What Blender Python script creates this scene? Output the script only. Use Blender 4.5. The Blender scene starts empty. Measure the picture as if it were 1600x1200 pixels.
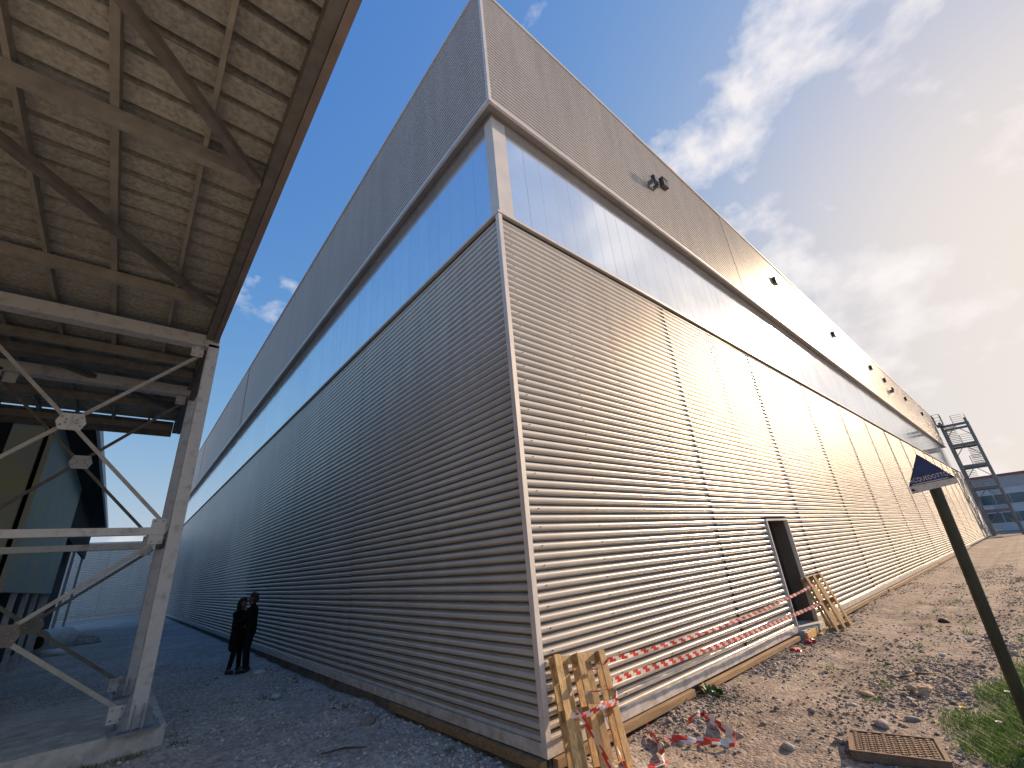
import bpy, bmesh, math, random
import numpy as np
from mathutils import Vector, Matrix, Euler

random.seed(7); rng = np.random.default_rng(11)
scene = bpy.context.scene
col = scene.collection
rad = math.radians

# ------------------------------------------------------------------ camera
cam_d = bpy.data.cameras.new('camera'); cam = bpy.data.objects.new('camera', cam_d); col.objects.link(cam)
cam_d.sensor_width = 36.0; cam_d.lens = 14.95; cam_d.clip_start = 0.05; cam_d.clip_end = 3000
Rm = Matrix(((0.7609, -0.6437, -0.0817), (0.1893, 0.3408, -0.9209), (0.6206, 0.6852, 0.3811)))
right = Rm[0].normalized(); fwd = Rm[2].normalized(); up = right.cross(fwd).normalized(); right = fwd.cross(up).normalized()
M = Matrix((right, up, -fwd)).transposed().to_4x4()
M.translation = Vector((-3.544, -3.874, 1.819))
cam.matrix_world = M
scene.camera = cam

# ------------------------------------------------------------------ light
SUN_EL, SUN_AZ = 21.75, -13.8            # azimuth from +X
sdir = Vector((math.cos(rad(SUN_EL)) * math.cos(rad(SUN_AZ)), math.cos(rad(SUN_EL)) * math.sin(rad(SUN_AZ)), math.sin(rad(SUN_EL))))
sun_d = bpy.data.lights.new('sun', 'SUN'); sun_d.energy = 4.9; sun_d.angle = rad(0.6); sun_d.color = (1.0, 0.74, 0.49)
sun = bpy.data.objects.new('sun', sun_d); col.objects.link(sun)
sun.rotation_euler = sdir.to_track_quat('Z', 'Y').to_euler()

world = bpy.data.worlds.new('World'); scene.world = world; world.use_nodes = True
wt = world.node_tree; wt.nodes.clear()
def wn(t, **k):
    n = wt.nodes.new(t)
    for a, b in k.items(): setattr(n, a, b)
    return n
sky = wn('ShaderNodeTexSky', sky_type='NISHITA', sun_disc=False)
sky.sun_elevation = rad(SUN_EL); sky.sun_rotation = rad(90 - SUN_AZ)
sky.air_density = 1.0; sky.dust_density = 1.2; sky.ozone_density = 1.5; sky.altitude = 150
tc = wn('ShaderNodeTexCoord')
sep = wn('ShaderNodeSeparateXYZ'); wt.links.new(tc.outputs['Generated'], sep.inputs[0])
def wmath(op, a, b=None, clamp=False):
    n = wn('ShaderNodeMath', operation=op); n.use_clamp = clamp
    for i, v in enumerate((a, b)):
        if v is None: continue
        if isinstance(v, (int, float)): n.inputs[i].default_value = v
        else: wt.links.new(v, n.inputs[i])
    return n.outputs[0]
# clouds: puffs that gather on the sun's side of the sky
nz = wn('ShaderNodeTexNoise'); mp = wn('ShaderNodeMapping'); wt.links.new(tc.outputs['Generated'], mp.inputs[0])
mp.inputs['Location'].default_value = (0.35, 0.9, 0.2); mp.inputs['Scale'].default_value = (1.0, 1.0, 1.5)
wt.links.new(mp.outputs[0], nz.inputs['Vector']); nz.inputs['Scale'].default_value = 4.2
nz.inputs['Detail'].default_value = 9.0; nz.inputs['Roughness'].default_value = 0.55; nz.inputs['Distortion'].default_value = 0.1
side = wmath('ADD', wmath('MULTIPLY', sep.outputs[0], 0.97 * .16), wmath('MULTIPLY', sep.outputs[1], -0.24 * .16))
crp = wn('ShaderNodeValToRGB'); wt.links.new(wmath('ADD', nz.outputs['Fac'], side), crp.inputs[0])
crp.color_ramp.elements[0].position = 0.615; crp.color_ramp.elements[1].position = 0.74
cfac = wmath('MULTIPLY', crp.outputs[0], 0.85)
hfade = wmath('MULTIPLY', wmath('ADD', sep.outputs[2], 0.02), 12.0, True)
cfac = wmath('MULTIPLY', cfac, hfade)
bg = wn('ShaderNodeBackground'); bg.inputs['Strength'].default_value = 0.10
# hazy air: bright parts of the sky roll off softly towards white
SK_G, SK_K = (0.33, 0.43, 1.7), (6.3, 5.7, 4.9)
def vmath(op, a, b):
    n = wn('ShaderNodeVectorMath', operation=op)
    for i, v in enumerate((a, b)):
        if isinstance(v, tuple): n.inputs[i].default_value = v
        else: wt.links.new(v, n.inputs[i])
    return n.outputs[0]
sat = wn('ShaderNodeHueSaturation'); sat.inputs['Saturation'].default_value = 1.3; wt.links.new(sky.outputs[0], sat.inputs['Color'])
sc_ = vmath('MULTIPLY', sat.outputs[0], SK_G)
den = vmath('ADD', sc_, (1.0, 1.0, 1.0))
roll = vmath('MULTIPLY', vmath('DIVIDE', sc_, den), SK_K)
cmix = wn('ShaderNodeMix', data_type='RGBA'); wt.links.new(cfac, cmix.inputs[0])
wt.links.new(roll, cmix.inputs[6]); cmix.inputs[7].default_value = (6.4, 6.05, 6.0, 1)
wt.links.new(cmix.outputs[2], bg.inputs['Color'])
wo = wn('ShaderNodeOutputWorld'); wt.links.new(bg.outputs[0], wo.inputs[0])

vs = scene.view_settings
vs.view_transform = 'Standard'; vs.look = 'None'; vs.exposure = 0.66; vs.gamma = 1.0; vs.use_curve_mapping = False
scene.render.engine = 'CYCLES'
scene.cycles.max_bounces = 8; scene.cycles.glossy_bounces = 5; scene.cycles.sample_clamp_indirect = 8.0

# ------------------------------------------------------------------ materials
MATS = {}
def mat(name, c, rough=0.6, metal=0.0, var=0.12, vscale=6.0, bump=0.0, bscale=40.0, c2=None, stretch=(1, 1, 1), rvar=0.0,
        spec=0.5, objvar=0.0, lo=0.35, hi=0.65, detail=6.0, bdist=0.02):
    m = bpy.data.materials.new(name); m.use_nodes = True; nt = m.node_tree; N = nt.nodes; L = nt.links
    b = N['Principled BSDF']
    b.inputs['Roughness'].default_value = rough; b.inputs['Metallic'].default_value = metal
    b.inputs['Specular IOR Level'].default_value = spec
    g = N.new('ShaderNodeNewGeometry'); mpn = N.new('ShaderNodeMapping'); L.new(g.outputs['Position'], mpn.inputs[0])
    mpn.inputs['Scale'].default_value = stretch
    n = N.new('ShaderNodeTexNoise'); L.new(mpn.outputs[0], n.inputs['Vector'])
    n.inputs['Scale'].default_value = vscale; n.inputs['Detail'].default_value = detail; n.inputs['Roughness'].default_value = 0.6
    r = N.new('ShaderNodeMapRange'); L.new(n.outputs['Fac'], r.inputs[0]); r.inputs[1].default_value = lo; r.inputs[2].default_value = hi
    mx = N.new('ShaderNodeMix'); mx.data_type = 'RGBA'; L.new(r.outputs[0], mx.inputs[0])
    if c2 is None:
        mx.inputs[6].default_value = (*[v * (1 - var) for v in c], 1); mx.inputs[7].default_value = (*[min(1, v * (1 + var)) for v in c], 1)
    else:
        mx.inputs[6].default_value = (*c, 1); mx.inputs[7].default_value = (*c2, 1)
    out = mx.outputs[2]
    if objvar:
        oi = N.new('ShaderNodeObjectInfo'); mr = N.new('ShaderNodeMapRange'); L.new(oi.outputs['Random'], mr.inputs[0])
        mr.inputs[3].default_value = 1 - objvar; mr.inputs[4].default_value = 1 + objvar
        hs = N.new('ShaderNodeHueSaturation'); L.new(out, hs.inputs['Color']); L.new(mr.outputs[0], hs.inputs['Value']); out = hs.outputs[0]
    L.new(out, b.inputs['Base Color'])
    if rvar:
        rr = N.new('ShaderNodeMapRange'); L.new(n.outputs['Fac'], rr.inputs[0]); rr.inputs[1].default_value = .3; rr.inputs[2].default_value = .7
        rr.inputs[3].default_value = max(.02, rough - rvar); rr.inputs[4].default_value = rough + rvar; L.new(rr.outputs[0], b.inputs['Roughness'])
    if bump:
        n2 = N.new('ShaderNodeTexNoise'); L.new(mpn.outputs[0], n2.inputs['Vector']); n2.inputs['Scale'].default_value = bscale; n2.inputs['Detail'].default_value = 5
        bp = N.new('ShaderNodeBump'); bp.inputs['Strength'].default_value = bump; bp.inputs['Distance'].default_value = bdist
        L.new(n2.outputs['Fac'], bp.inputs['Height']); L.new(bp.outputs[0], b.inputs['Normal'])
    MATS[name] = m
    return m

mat('wall_metal', (0.66, 0.625, 0.58), 0.24, 0.42, 0.06, 2.5, stretch=(1, 1, .15), spec=.2, objvar=0.02)
mat('fascia_metal', (0.58, 0.56, 0.535), 0.28, 0.30, 0.06, 2.5, stretch=(1, 1, .15), spec=.2, objvar=0.02)
mat('trim_metal', (0.64, 0.61, 0.58), 0.45, 0.12, 0.06, 2.0, 0.15, 3.0, rvar=0.06)
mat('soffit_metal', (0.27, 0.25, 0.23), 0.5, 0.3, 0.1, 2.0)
mat('closure', (0.03, 0.03, 0.032), 0.9)
mat('core', (0.10, 0.10, 0.10), 0.9)
mat('poly', (0.90, 0.94, 1.0), 0.12, 0.84, 0.03, 0.8, 0.10, 1.5, rvar=0.03, objvar=0.025, bdist=0.01)
mat('poly_joint', (0.66, 0.70, 0.78), 0.25, 0.5)
mat('concrete', (0.56, 0.545, 0.51), 0.9, 0, 0.25, 5.0, 0.5, 30, spec=.3)
mat('concrete_dark', (0.16, 0.15, 0.14), 0.95, 0, 0.3, 4.0, 0.4, 30)
mat('timber', (0.27, 0.17, 0.085), 0.75, 0, 0.3, 3.0, 0.3, 60, stretch=(.6, 6, 8), objvar=.08)
mat('pallet_wood', (0.47, 0.30, 0.125), 0.7, 0, 0.32, 5.0, 0.35, 60, stretch=(7, 7, 1.0), objvar=.22)
mat('pallet_block', (0.30, 0.19, 0.10), 0.85, 0, 0.35, 14.0, 0.4, 80, objvar=.15)
mat('steel_paint', (0.56, 0.57, 0.56), 0.5, 0.0, 0.25, 6.0, 0.2, 25, rvar=.1, c2=(0.33, 0.30, 0.26), lo=.52, hi=.74, detail=8)
mat('steel_roof', (0.24, 0.225, 0.19), 0.6, 0.0, 0.25, 6.0, 0.2, 25, c2=(0.33, 0.31, 0.26))
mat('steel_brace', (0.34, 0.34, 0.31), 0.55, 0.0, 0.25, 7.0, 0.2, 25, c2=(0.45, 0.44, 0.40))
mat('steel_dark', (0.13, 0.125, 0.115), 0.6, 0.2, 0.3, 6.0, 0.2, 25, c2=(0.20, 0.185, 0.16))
mat('steel_base', (0.24, 0.27, 0.31), 0.55, 0.2, 0.25, 9.0, 0.2, 25)
mat('roof_sheet', (0.25, 0.25, 0.21), 0.9, 0, 0.4, 20.0, 0.5, 40, c2=(0.49, 0.48, 0.43), lo=.3, hi=.7, objvar=.12, detail=9, spec=.2)
mat('eave_board', (0.22, 0.18, 0.155), 0.6, 0.1, 0.15, 3.0)
mat('panel_green', (0.42, 0.46, 0.41), 0.6, 0, 0.2, 1.0, c2=(0.50, 0.50, 0.28), lo=.45, hi=.6)
mat('unseen_board', (0.20, 0.19, 0.165), 0.85, 0, 0.3, 2.0)
mat('shade_black', (0.02, 0.022, 0.018), 0.9, 0, 0.4, 2.0, 0.4, 6)  # near-black: shade of shed interior, eaves and drum mouth put into the colour
mat('ink_blue', (0.016, 0.028, 0.09), 0.4, 0, 0.3, 14.0, c2=(0.03, 0.055, 0.17), rvar=.1)
mat('sign_edge', (0.03, 0.012, 0.012), 0.6)
mat('sign_white', (0.62, 0.58, 0.53), 0.55, 0, 0.25, 30.0, c2=(0.45, 0.38, 0.32), lo=.5, hi=.7)
mat('sign_letter', (0.66, 0.63, 0.58), 0.5, 0, 0.2, 60.0)
mat('pole_green', (0.018, 0.024, 0.014), 0.5, 0.0, 0.3, 6.0, 0.2, 40, c2=(0.04, 0.045, 0.02))
mat('tape_red', (0.55, 0.04, 0.022), 0.35, 0, 0.1, 8.0)
mat('tape_white', (0.66, 0.61, 0.58), 0.35, 0, 0.08, 8.0)
mat('red_plastic', (0.38, 0.03, 0.05), 0.4, 0, 0.15, 12.0)
mat('cast_iron', (0.16, 0.10, 0.065), 0.8, 0.0, 0.3, 10.0, 0.3, 60, c2=(0.24, 0.165, 0.11))
mat('cast_iron_dark', (0.055, 0.033, 0.025), 0.8, 0.0, 0.3, 10.0)
mat('rag', (0.40, 0.29, 0.19), 0.9, 0, 0.25, 10.0, 0.4, 30)
mat('stone_big', (0.23, 0.205, 0.18), 0.85, 0, 0.35, 8.0, 0.4, 50, c2=(0.36, 0.32, 0.28), objvar=.2)
mat('lamp_dark', (0.05, 0.05, 0.05), 0.5, 0.1)
mat('lamp_glass', (0.10, 0.10, 0.10), 0.15, 0.0)
mat('cloth_black', (0.007, 0.007, 0.008), 0.9, 0, 0.3, 10, spec=.2)
mat('cloth_navy', (0.011, 0.011, 0.014), 0.9, 0, 0.3, 10, spec=.2)
mat('skin', (0.16, 0.085, 0.06), 0.6)
mat('hair', (0.006, 0.005, 0.005), 0.7)
mat('hair_grey', (0.025, 0.022, 0.02), 0.7)
mat('shoe', (0.01, 0.01, 0.01), 0.5)
mat('door_reveal', (0.10, 0.088, 0.08), 0.5, 0.0, 0.12, 2.0)
mat('door_leaf', (0.045, 0.038, 0.034), 0.4, 0.0, 0.12, 2.0, rvar=.05)
mat('tower_steel', (0.19, 0.205, 0.215), 0.55, 0.4, 0.2, 3.0)
mat('far_grey', (0.50, 0.48, 0.46), 0.8, 0, 0.1, 0.6)
mat('far_white', (0.66, 0.66, 0.68), 0.7, 0, 0.1, 0.4)  # far wall lightened, distance haze put into its colour
mat('far_glass', (0.09, 0.15, 0.18), 0.12, 0.0, .2, .3)
mat('far_red', (0.38, 0.12, 0.12), 0.6)
mat('white_plastic', (0.60, 0.62, 0.60), 0.5, 0, 0.15, 4.0)
mat('leaf', (0.035, 0.075, 0.02), 0.6, 0, 0.3, 20, c2=(0.07, 0.12, 0.03))
mat('leaf_dry', (0.30, 0.26, 0.14), 0.7, 0, 0.3, 20)
mat('flower_yellow', (0.80, 0.55, 0.02), 0.6)
mat('flower_white', (0.75, 0.72, 0.62), 0.7)
mat('twig', (0.11, 0.07, 0.045), 0.9)

# grass: colour by random per blade (attribute) and patch noise
def grass_mat():
    m = bpy.data.materials.new('grass'); m.use_nodes = True; N = m.node_tree.nodes; L = m.node_tree.links; b = N['Principled BSDF']
    a = N.new('ShaderNodeAttribute'); a.attribute_name = 'tone'
    r = N.new('ShaderNodeValToRGB'); L.new(a.outputs['Fac'], r.inputs[0]); e = r.color_ramp.elements
    e[0].position = 0; e[0].color = (0.05, 0.125, 0.015, 1); e[1].position = 1; e[1].color = (0.42, 0.33, 0.13, 1)
    k = r.color_ramp.elements.new(.45); k.color = (0.105, 0.205, 0.03, 1); k = r.color_ramp.elements.new(.75); k.color = (0.20, 0.25, 0.055, 1)
    L.new(r.outputs[0], b.inputs['Base Color']); b.inputs['Roughness'].default_value = .55
    t = N.new('ShaderNodeBsdfTranslucent'); L.new(r.outputs[0], t.inputs[0]); mx = N.new('ShaderNodeMixShader'); mx.inputs[0].default_value = .35
    L.new(b.outputs[0], mx.inputs[1]); L.new(t.outputs[0], mx.inputs[2]); L.new(mx.outputs[0], N['Material Output'].inputs[0])
    MATS['grass'] = m
grass_mat()
def splash(name):
    m = MATS[name]; N = m.node_tree.nodes; L = m.node_tree.links; b = N['Principled BSDF']; src = b.inputs['Base Color'].links[0].from_socket
    g = N.new('ShaderNodeNewGeometry'); sp = N.new('ShaderNodeSeparateXYZ'); L.new(g.outputs['Position'], sp.inputs[0])
    hr = N.new('ShaderNodeMapRange'); L.new(sp.outputs[2], hr.inputs[0]); hr.inputs[1].default_value = .75; hr.inputs[2].default_value = .0
    n = N.new('ShaderNodeTexNoise'); L.new(g.outputs['Position'], n.inputs['Vector']); n.inputs['Scale'].default_value = 7; n.inputs['Detail'].default_value = 8; n.inputs['Roughness'].default_value = .7
    nr = N.new('ShaderNodeMapRange'); L.new(n.outputs['Fac'], nr.inputs[0]); nr.inputs[1].default_value = .42; nr.inputs[2].default_value = .72
    mu = N.new('ShaderNodeMath'); mu.operation = 'MULTIPLY'; L.new(hr.outputs[0], mu.inputs[0]); L.new(nr.outputs[0], mu.inputs[1])
    mx = N.new('ShaderNodeMix'); mx.data_type = 'RGBA'; L.new(mu.outputs[0], mx.inputs[0]); L.new(src, mx.inputs[6]); mx.inputs[7].default_value = (0.34, 0.27, 0.20, 1)
    L.new(mx.outputs[2], b.inputs['Base Color'])
    inv = N.new('ShaderNodeMapRange'); L.new(mu.outputs[0], inv.inputs[0]); inv.inputs[3].default_value = b.inputs['Metallic'].default_value; inv.inputs[4].default_value = 0.0
    L.new(inv.outputs[0], b.inputs['Metallic'])
splash('wall_metal'); splash('trim_metal')
def stone_mat():
    m = bpy.data.materials.new('gravel_stone'); m.use_nodes = True; N = m.node_tree.nodes; L = m.node_tree.links; b = N['Principled BSDF']
    a = N.new('ShaderNodeAttribute'); a.attribute_name = 'tone'
    r = N.new('ShaderNodeValToRGB'); L.new(a.outputs['Fac'], r.inputs[0]); e = r.color_ramp.elements
    e[0].position = 0; e[0].color = (0.14, 0.115, 0.10, 1); e[1].position = 1; e[1].color = (0.72, 0.66, 0.59, 1)
    for p_, c_ in ((.3, (0.23, 0.19, 0.16, 1)), (.6, (0.37, 0.32, 0.28, 1)), (.85, (0.58, 0.54, 0.50, 1))):
        k = r.color_ramp.elements.new(p_); k.color = c_
    g = N.new('ShaderNodeNewGeometry'); n = N.new('ShaderNodeTexNoise'); L.new(g.outputs['Position'], n.inputs['Vector']); n.inputs['Scale'].default_value = 70; n.inputs['Detail'].default_value = 5
    mx = N.new('ShaderNodeMix'); mx.data_type = 'RGBA'; mx.blend_type = 'MULTIPLY'; mx.inputs[0].default_value = .6
    L.new(r.outputs[0], mx.inputs[6]); rr = N.new('ShaderNodeMapRange'); L.new(n.outputs['Fac'], rr.inputs[0]); rr.inputs[1].default_value = .3; rr.inputs[2].default_value = .7; rr.inputs[3].default_value = .55; rr.inputs[4].default_value = 1.2
    L.new(rr.outputs[0], mx.inputs[7]); L.new(mx.outputs[2], b.inputs['Base Color']); b.inputs['Roughness'].default_value = .85
    b.inputs['Specular IOR Level'].default_value = .3
    MATS['gravel_stone'] = m
stone_mat()
def ground_mat():
    m = bpy.data.materials.new('gravel_ground'); m.use_nodes = True; N = m.node_tree.nodes; L = m.node_tree.links; b = N['Principled BSDF']
    g = N.new('ShaderNodeNewGeometry')
    def noise(sc, det=6, ro=.6):
        n = N.new('ShaderNodeTexNoise'); L.new(g.outputs['Position'], n.inputs['Vector']); n.inputs['Scale'].default_value = sc; n.inputs['Detail'].default_value = det; n.inputs['Roughness'].default_value = ro; return n
    n1 = noise(0.7); n2 = noise(9.0, 8, .7); vor = N.new('ShaderNodeTexVoronoi'); L.new(g.outputs['Position'], vor.inputs['Vector']); vor.inputs['Scale'].default_value = 26
    vor2 = N.new('ShaderNodeTexVoronoi'); L.new(g.outputs['Position'], vor2.inputs['Vector']); vor2.inputs['Scale'].default_value = 60
    r = N.new('ShaderNodeValToRGB'); L.new(n1.outputs['Fac'], r.inputs[0]); e = r.color_ramp.elements
    e[0].position = .35; e[0].color = (0.265, 0.215, 0.178, 1); e[1].position = .65; e[1].color = (0.365, 0.312, 0.265, 1)
    r2 = N.new('ShaderNodeValToRGB'); L.new(n2.outputs['Fac'], r2.inputs[0]); e = r2.color_ramp.elements
    e[0].position = .3; e[0].color = (.55, .55, .55, 1); e[1].position = .7; e[1].color = (1.25, 1.22, 1.2, 1)
    # pale limestone fill in the alley, lightened further to lift its shade; brown earth elsewhere
    r3 = N.new('ShaderNodeValToRGB'); L.new(n1.outputs['Fac'], r3.inputs[0]); e = r3.color_ramp.elements
    e[0].position = .35; e[0].color = (0.46, 0.42, 0.38, 1); e[1].position = .65; e[1].color = (0.60, 0.56, 0.51, 1)
    sp = N.new('ShaderNodeSeparateXYZ'); L.new(g.outputs['Position'], sp.inputs[0])
    wob = N.new('ShaderNodeMath'); wob.operation = 'MULTIPLY_ADD'; L.new(n1.outputs['Fac'], wob.inputs[0]); wob.inputs[1].default_value = 2.0; L.new(sp.outputs[0], wob.inputs[2])
    fz = N.new('ShaderNodeMapRange'); L.new(wob.outputs[0], fz.inputs[0]); fz.inputs[1].default_value = 2.2; fz.inputs[2].default_value = 1.0
    fill = N.new('ShaderNodeMix'); fill.data_type = 'RGBA'; L.new(fz.outputs[0], fill.inputs[0]); L.new(r.outputs[0], fill.inputs[6]); L.new(r3.outputs[0], fill.inputs[7])
    mx = N.new('ShaderNodeMix'); mx.data_type = 'RGBA'; mx.blend_type = 'MULTIPLY'; mx.inputs[0].default_value = 1; L.new(fill.outputs[2], mx.inputs[6]); L.new(r2.outputs[0], mx.inputs[7])
    mv = N.new('ShaderNodeMix'); mv.data_type = 'RGBA'; mv.blend_type = 'OVERLAY'; mv.inputs[0].default_value = .35; L.new(mx.outputs[2], mv.inputs[6])
    bw = N.new('ShaderNodeRGBToBW'); L.new(vor.outputs['Color'], bw.inputs[0]); L.new(bw.outputs[0], mv.inputs[7])
    L.new(mv.outputs[2], b.inputs['Base Color']); b.inputs['Roughness'].default_value = .95; b.inputs['Specular IOR Level'].default_value = .2
    ad = N.new('ShaderNodeMath'); ad.operation = 'ADD'; L.new(vor.outputs['Distance'], ad.inputs[0]); L.new(n2.outputs['Fac'], ad.inputs[1])
    ad2 = N.new('ShaderNodeMath'); ad2.operation = 'MULTIPLY_ADD'; L.new(vor2.outputs['Distance'], ad2.inputs[0]); ad2.inputs[1].default_value = .5; L.new(ad.outputs[0], ad2.inputs[2])
    bp = N.new('ShaderNodeBump'); bp.inputs['Strength'].default_value = .5; bp.inputs['Distance'].default_value = .025; bp.invert = True
    L.new(ad2.outputs[0], bp.inputs['Height']); L.new(bp.outputs[0], b.inputs['Normal'])
    MATS['gravel_ground'] = m
ground_mat()

# ------------------------------------------------------------------ mesh helpers
class MB:
    def __init__(s): s.v = []; s.f = []; s.m = []
    def add(s, vs, fs, mi=0):
        o = len(s.v); s.v += [tuple(v) for v in vs]; s.f += [tuple(i + o for i in f) for f in fs]; s.m += [mi] * len(fs); return s
    def box(s, lo, hi, mi=0):
        x0, y0, z0 = lo; x1, y1, z1 = hi
        return s.add([(x0, y0, z0), (x1, y0, z0), (x1, y1, z0), (x0, y1, z0), (x0, y0, z1), (x1, y0, z1), (x1, y1, z1), (x0, y1, z1)],
                     [(0, 3, 2, 1), (4, 5, 6, 7), (0, 1, 5, 4), (1, 2, 6, 5), (2, 3, 7, 6), (3, 0, 4, 7)], mi)
    def bar(s, p0, p1, w, h, upv=(0, 0, 1), mi=0):
        p0 = Vector(p0); p1 = Vector(p1); d = (p1 - p0).normalized(); sx = d.cross(Vector(upv)); sx.normalize(); uz = sx.cross(d)
        a = sx * (w / 2); b = uz * (h / 2)
        vs = [p0 - a - b, p0 + a - b, p0 + a + b, p0 - a + b, p1 - a - b, p1 + a - b, p1 + a + b, p1 - a + b]
        return s.add(vs, [(0, 1, 2, 3), (7, 6, 5, 4), (0, 4, 5, 1), (1, 5, 6, 2), (2, 6, 7, 3), (3, 7, 4, 0)], mi)
    def angle(s, p0, p1, w, t, upv=(0, 0, 1), flip=1, mi=0):
        """L-section steel angle"""
        p0 = Vector(p0); p1 = Vector(p1); d = (p1 - p0).normalized(); sx = d.cross(Vector(upv)).normalized() * flip; uz = sx.cross(d) * flip
        s.bar(p0 + uz * (w / 2), p1 + uz * (w / 2), t, w, upv, mi); s.bar(p0 + sx * (w / 2 + t / 2), p1 + sx * (w / 2 + t / 2), w, t, upv, mi); return s
    def tube(s, p0, p1, r0, r1=None, n=10, mi=0, caps=True):
        r1 = r0 if r1 is None else r1
        p0 = Vector(p0); p1 = Vector(p1); d = (p1 - p0).normalized(); t = Vector((0, 0, 1)) if abs(d.z) < .9 else Vector((1, 0, 0))
        u = d.cross(t).normalized(); w = d.cross(u); vs = []
        for p, r in ((p0, r0), (p1, r1)):
            for i in range(n):
                a = 2 * math.pi * i / n; vs.append(p + u * (r * math.cos(a)) + w * (r * math.sin(a)))
        fs = [(i, (i + 1) % n, n + (i + 1) % n, n + i) for i in range(n)]
        if caps: fs += [tuple(range(n - 1, -1, -1)), tuple(range(n, 2 * n))]
        return s.add(vs, fs, mi)
    def prism(s, poly, n, t, mi=0):
        n = Vector(n).normalized() * t; k = len(poly); vs = [Vector(p) for p in poly] + [Vector(p) + n for p in poly]
        fs = [tuple(range(k)), tuple(range(2 * k - 1, k - 1, -1))] + [(i, i + k, (i + 1) % k + k, (i + 1) % k) for i in range(k)]
        return s.add(vs, fs, mi)
    def mesh(s, name, mats):
        me = bpy.data.meshes.new(name); me.from_pydata(s.v, [], s.f)
        for m in ([mats] if isinstance(mats, str) else mats): me.materials.append(MATS[m])
        if any(s.m): me.polygons.foreach_set('material_index', s.m)
        bm = bmesh.new(); bm.from_mesh(me); bmesh.ops.recalc_face_normals(bm, faces=bm.faces); bm.to_mesh(me); bm.free()
        me.update(); return me
    def build(s, name, mats, parent=None, smooth=False, bevel=0.0):
        o = link(name, s.mesh(name, mats), parent)
        if smooth: o.data.shade_smooth()
        if bevel:
            b = o.modifiers.new('bevel', 'BEVEL'); b.width = bevel; b.segments = 2; b.limit_method = 'ANGLE'
        return o
def link(name, me, parent=None, loc=None, rz=None):
    o = bpy.data.objects.new(name, me); col.objects.link(o)
    if parent is not None:
        o.parent = parent; o.matrix_parent_inverse = Matrix.Translation(parent.location).inverted() if parent.rotation_euler == Euler((0, 0, 0)) else parent.matrix_basis.inverted()
    if loc is not None: o.location = loc
    if rz is not None: o.rotation_euler = (0, 0, rz)
    return o
def empty(name, loc):
    o = bpy.data.objects.new(name, None); col.objects.link(o); o.location = loc; o.empty_display_size = .2; return o
def tag(o, label, cat, group=None, kind=None):
    o['label'] = label; o['category'] = cat
    if group: o['group'] = group
    if kind: o['kind'] = kind
    return o
def struct(o): o['kind'] = 'structure'; return o

# ------------------------------------------------------------------ ground
PERM = rng.random((256, 256))
def vnoise(x, y):
    xi = np.floor(x).astype(int); yi = np.floor(y).astype(int); fx = x - xi; fy = y - yi
    fx = fx * fx * (3 - 2 * fx); fy = fy * fy * (3 - 2 * fy)
    g = lambda a, b: PERM[a % 256, b % 256]
    return (g(xi, yi) * (1 - fx) + g(xi + 1, yi) * fx) * (1 - fy) + (g(xi, yi + 1) * (1 - fx) + g(xi + 1, yi + 1) * fx) * fy
def gz(x, y):
    x = np.asarray(x, float); y = np.asarray(y, float)
    h = -0.165 + 0.05 * (vnoise(x * .7 + 9, y * .7) - .5) + 0.045 * (vnoise(x * 2.1, y * 2.1 + 40) - .5) + 0.022 * (vnoise(x * 6, y * 6) - .5) + 0.012 * (vnoise(x * 15, y * 15) - .5)
    # gravel banked up along the right-hand wall foot, worn track further out
    h = h + 0.05 * np.exp(-((y + 0.25) / 0.35) ** 2) * (x > 0)
    lane = np.clip((x - 1.5) / 2, 0, 1) * (y < .5)
    for yr in (-.95, -2.15):
        c = yr - .03 * x + .12 * np.sin(x * .45)
        h = h - .032 * lane * np.exp(-((y - c) / .17) ** 2) + .012 * lane * np.exp(-((np.abs(y - c) - .3) / .1) ** 2)
    far = np.clip((np.hypot(x, y) - 60) / 60, 0, 1)
    return h * (1 - far) + (-.2) * far
def axis(a, b, d, lo, hi):
    core = np.arange(a, b + d / 2, d); out = [core[-1]]; s = d
    while out[-1] < hi: s *= 1.25; out.append(out[-1] + s)
    neg = [core[0]]; s = d
    while neg[-1] > lo: s *= 1.25; neg.append(neg[-1] - s)
    return np.concatenate([neg[:0:-1], core, out[1:]])
gx = axis(-6, 13, .06, -900, 1200); gy = axis(-5.2, 13, .07, -900, 1200)
X, Y = np.meshgrid(gx, gy, indexing='ij'); Z = gz(X, Y)
nx, ny = X.shape
idx = np.arange(nx * ny).reshape(nx, ny)
faces = np.stack([idx[:-1, :-1], idx[1:, :-1], idx[1:, 1:], idx[:-1, 1:]], -1).reshape(-1, 4)
def np_mesh(name, V, F, mats, smooth=True):
    me = bpy.data.meshes.new(name); k = F.shape[1]
    me.vertices.add(len(V)); me.vertices.foreach_set('co', V.astype(np.float32).ravel())
    me.loops.add(F.size); me.loops.foreach_set('vertex_index', F.astype(np.int32).ravel())
    me.polygons.add(len(F)); me.polygons.foreach_set('loop_start', np.arange(0, F.size, k, dtype=np.int32))
    me.polygons.foreach_set('use_smooth', np.full(len(F), smooth, dtype=bool))
    for m in ([mats] if isinstance(mats, str) else mats): me.materials.append(MATS[m])
    me.update(calc_edges=True); me.validate(); return me
g = struct(link('ground', np_mesh('ground', np.stack([X, Y, Z], -1).reshape(-1, 3), faces, 'gravel_ground')))

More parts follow.
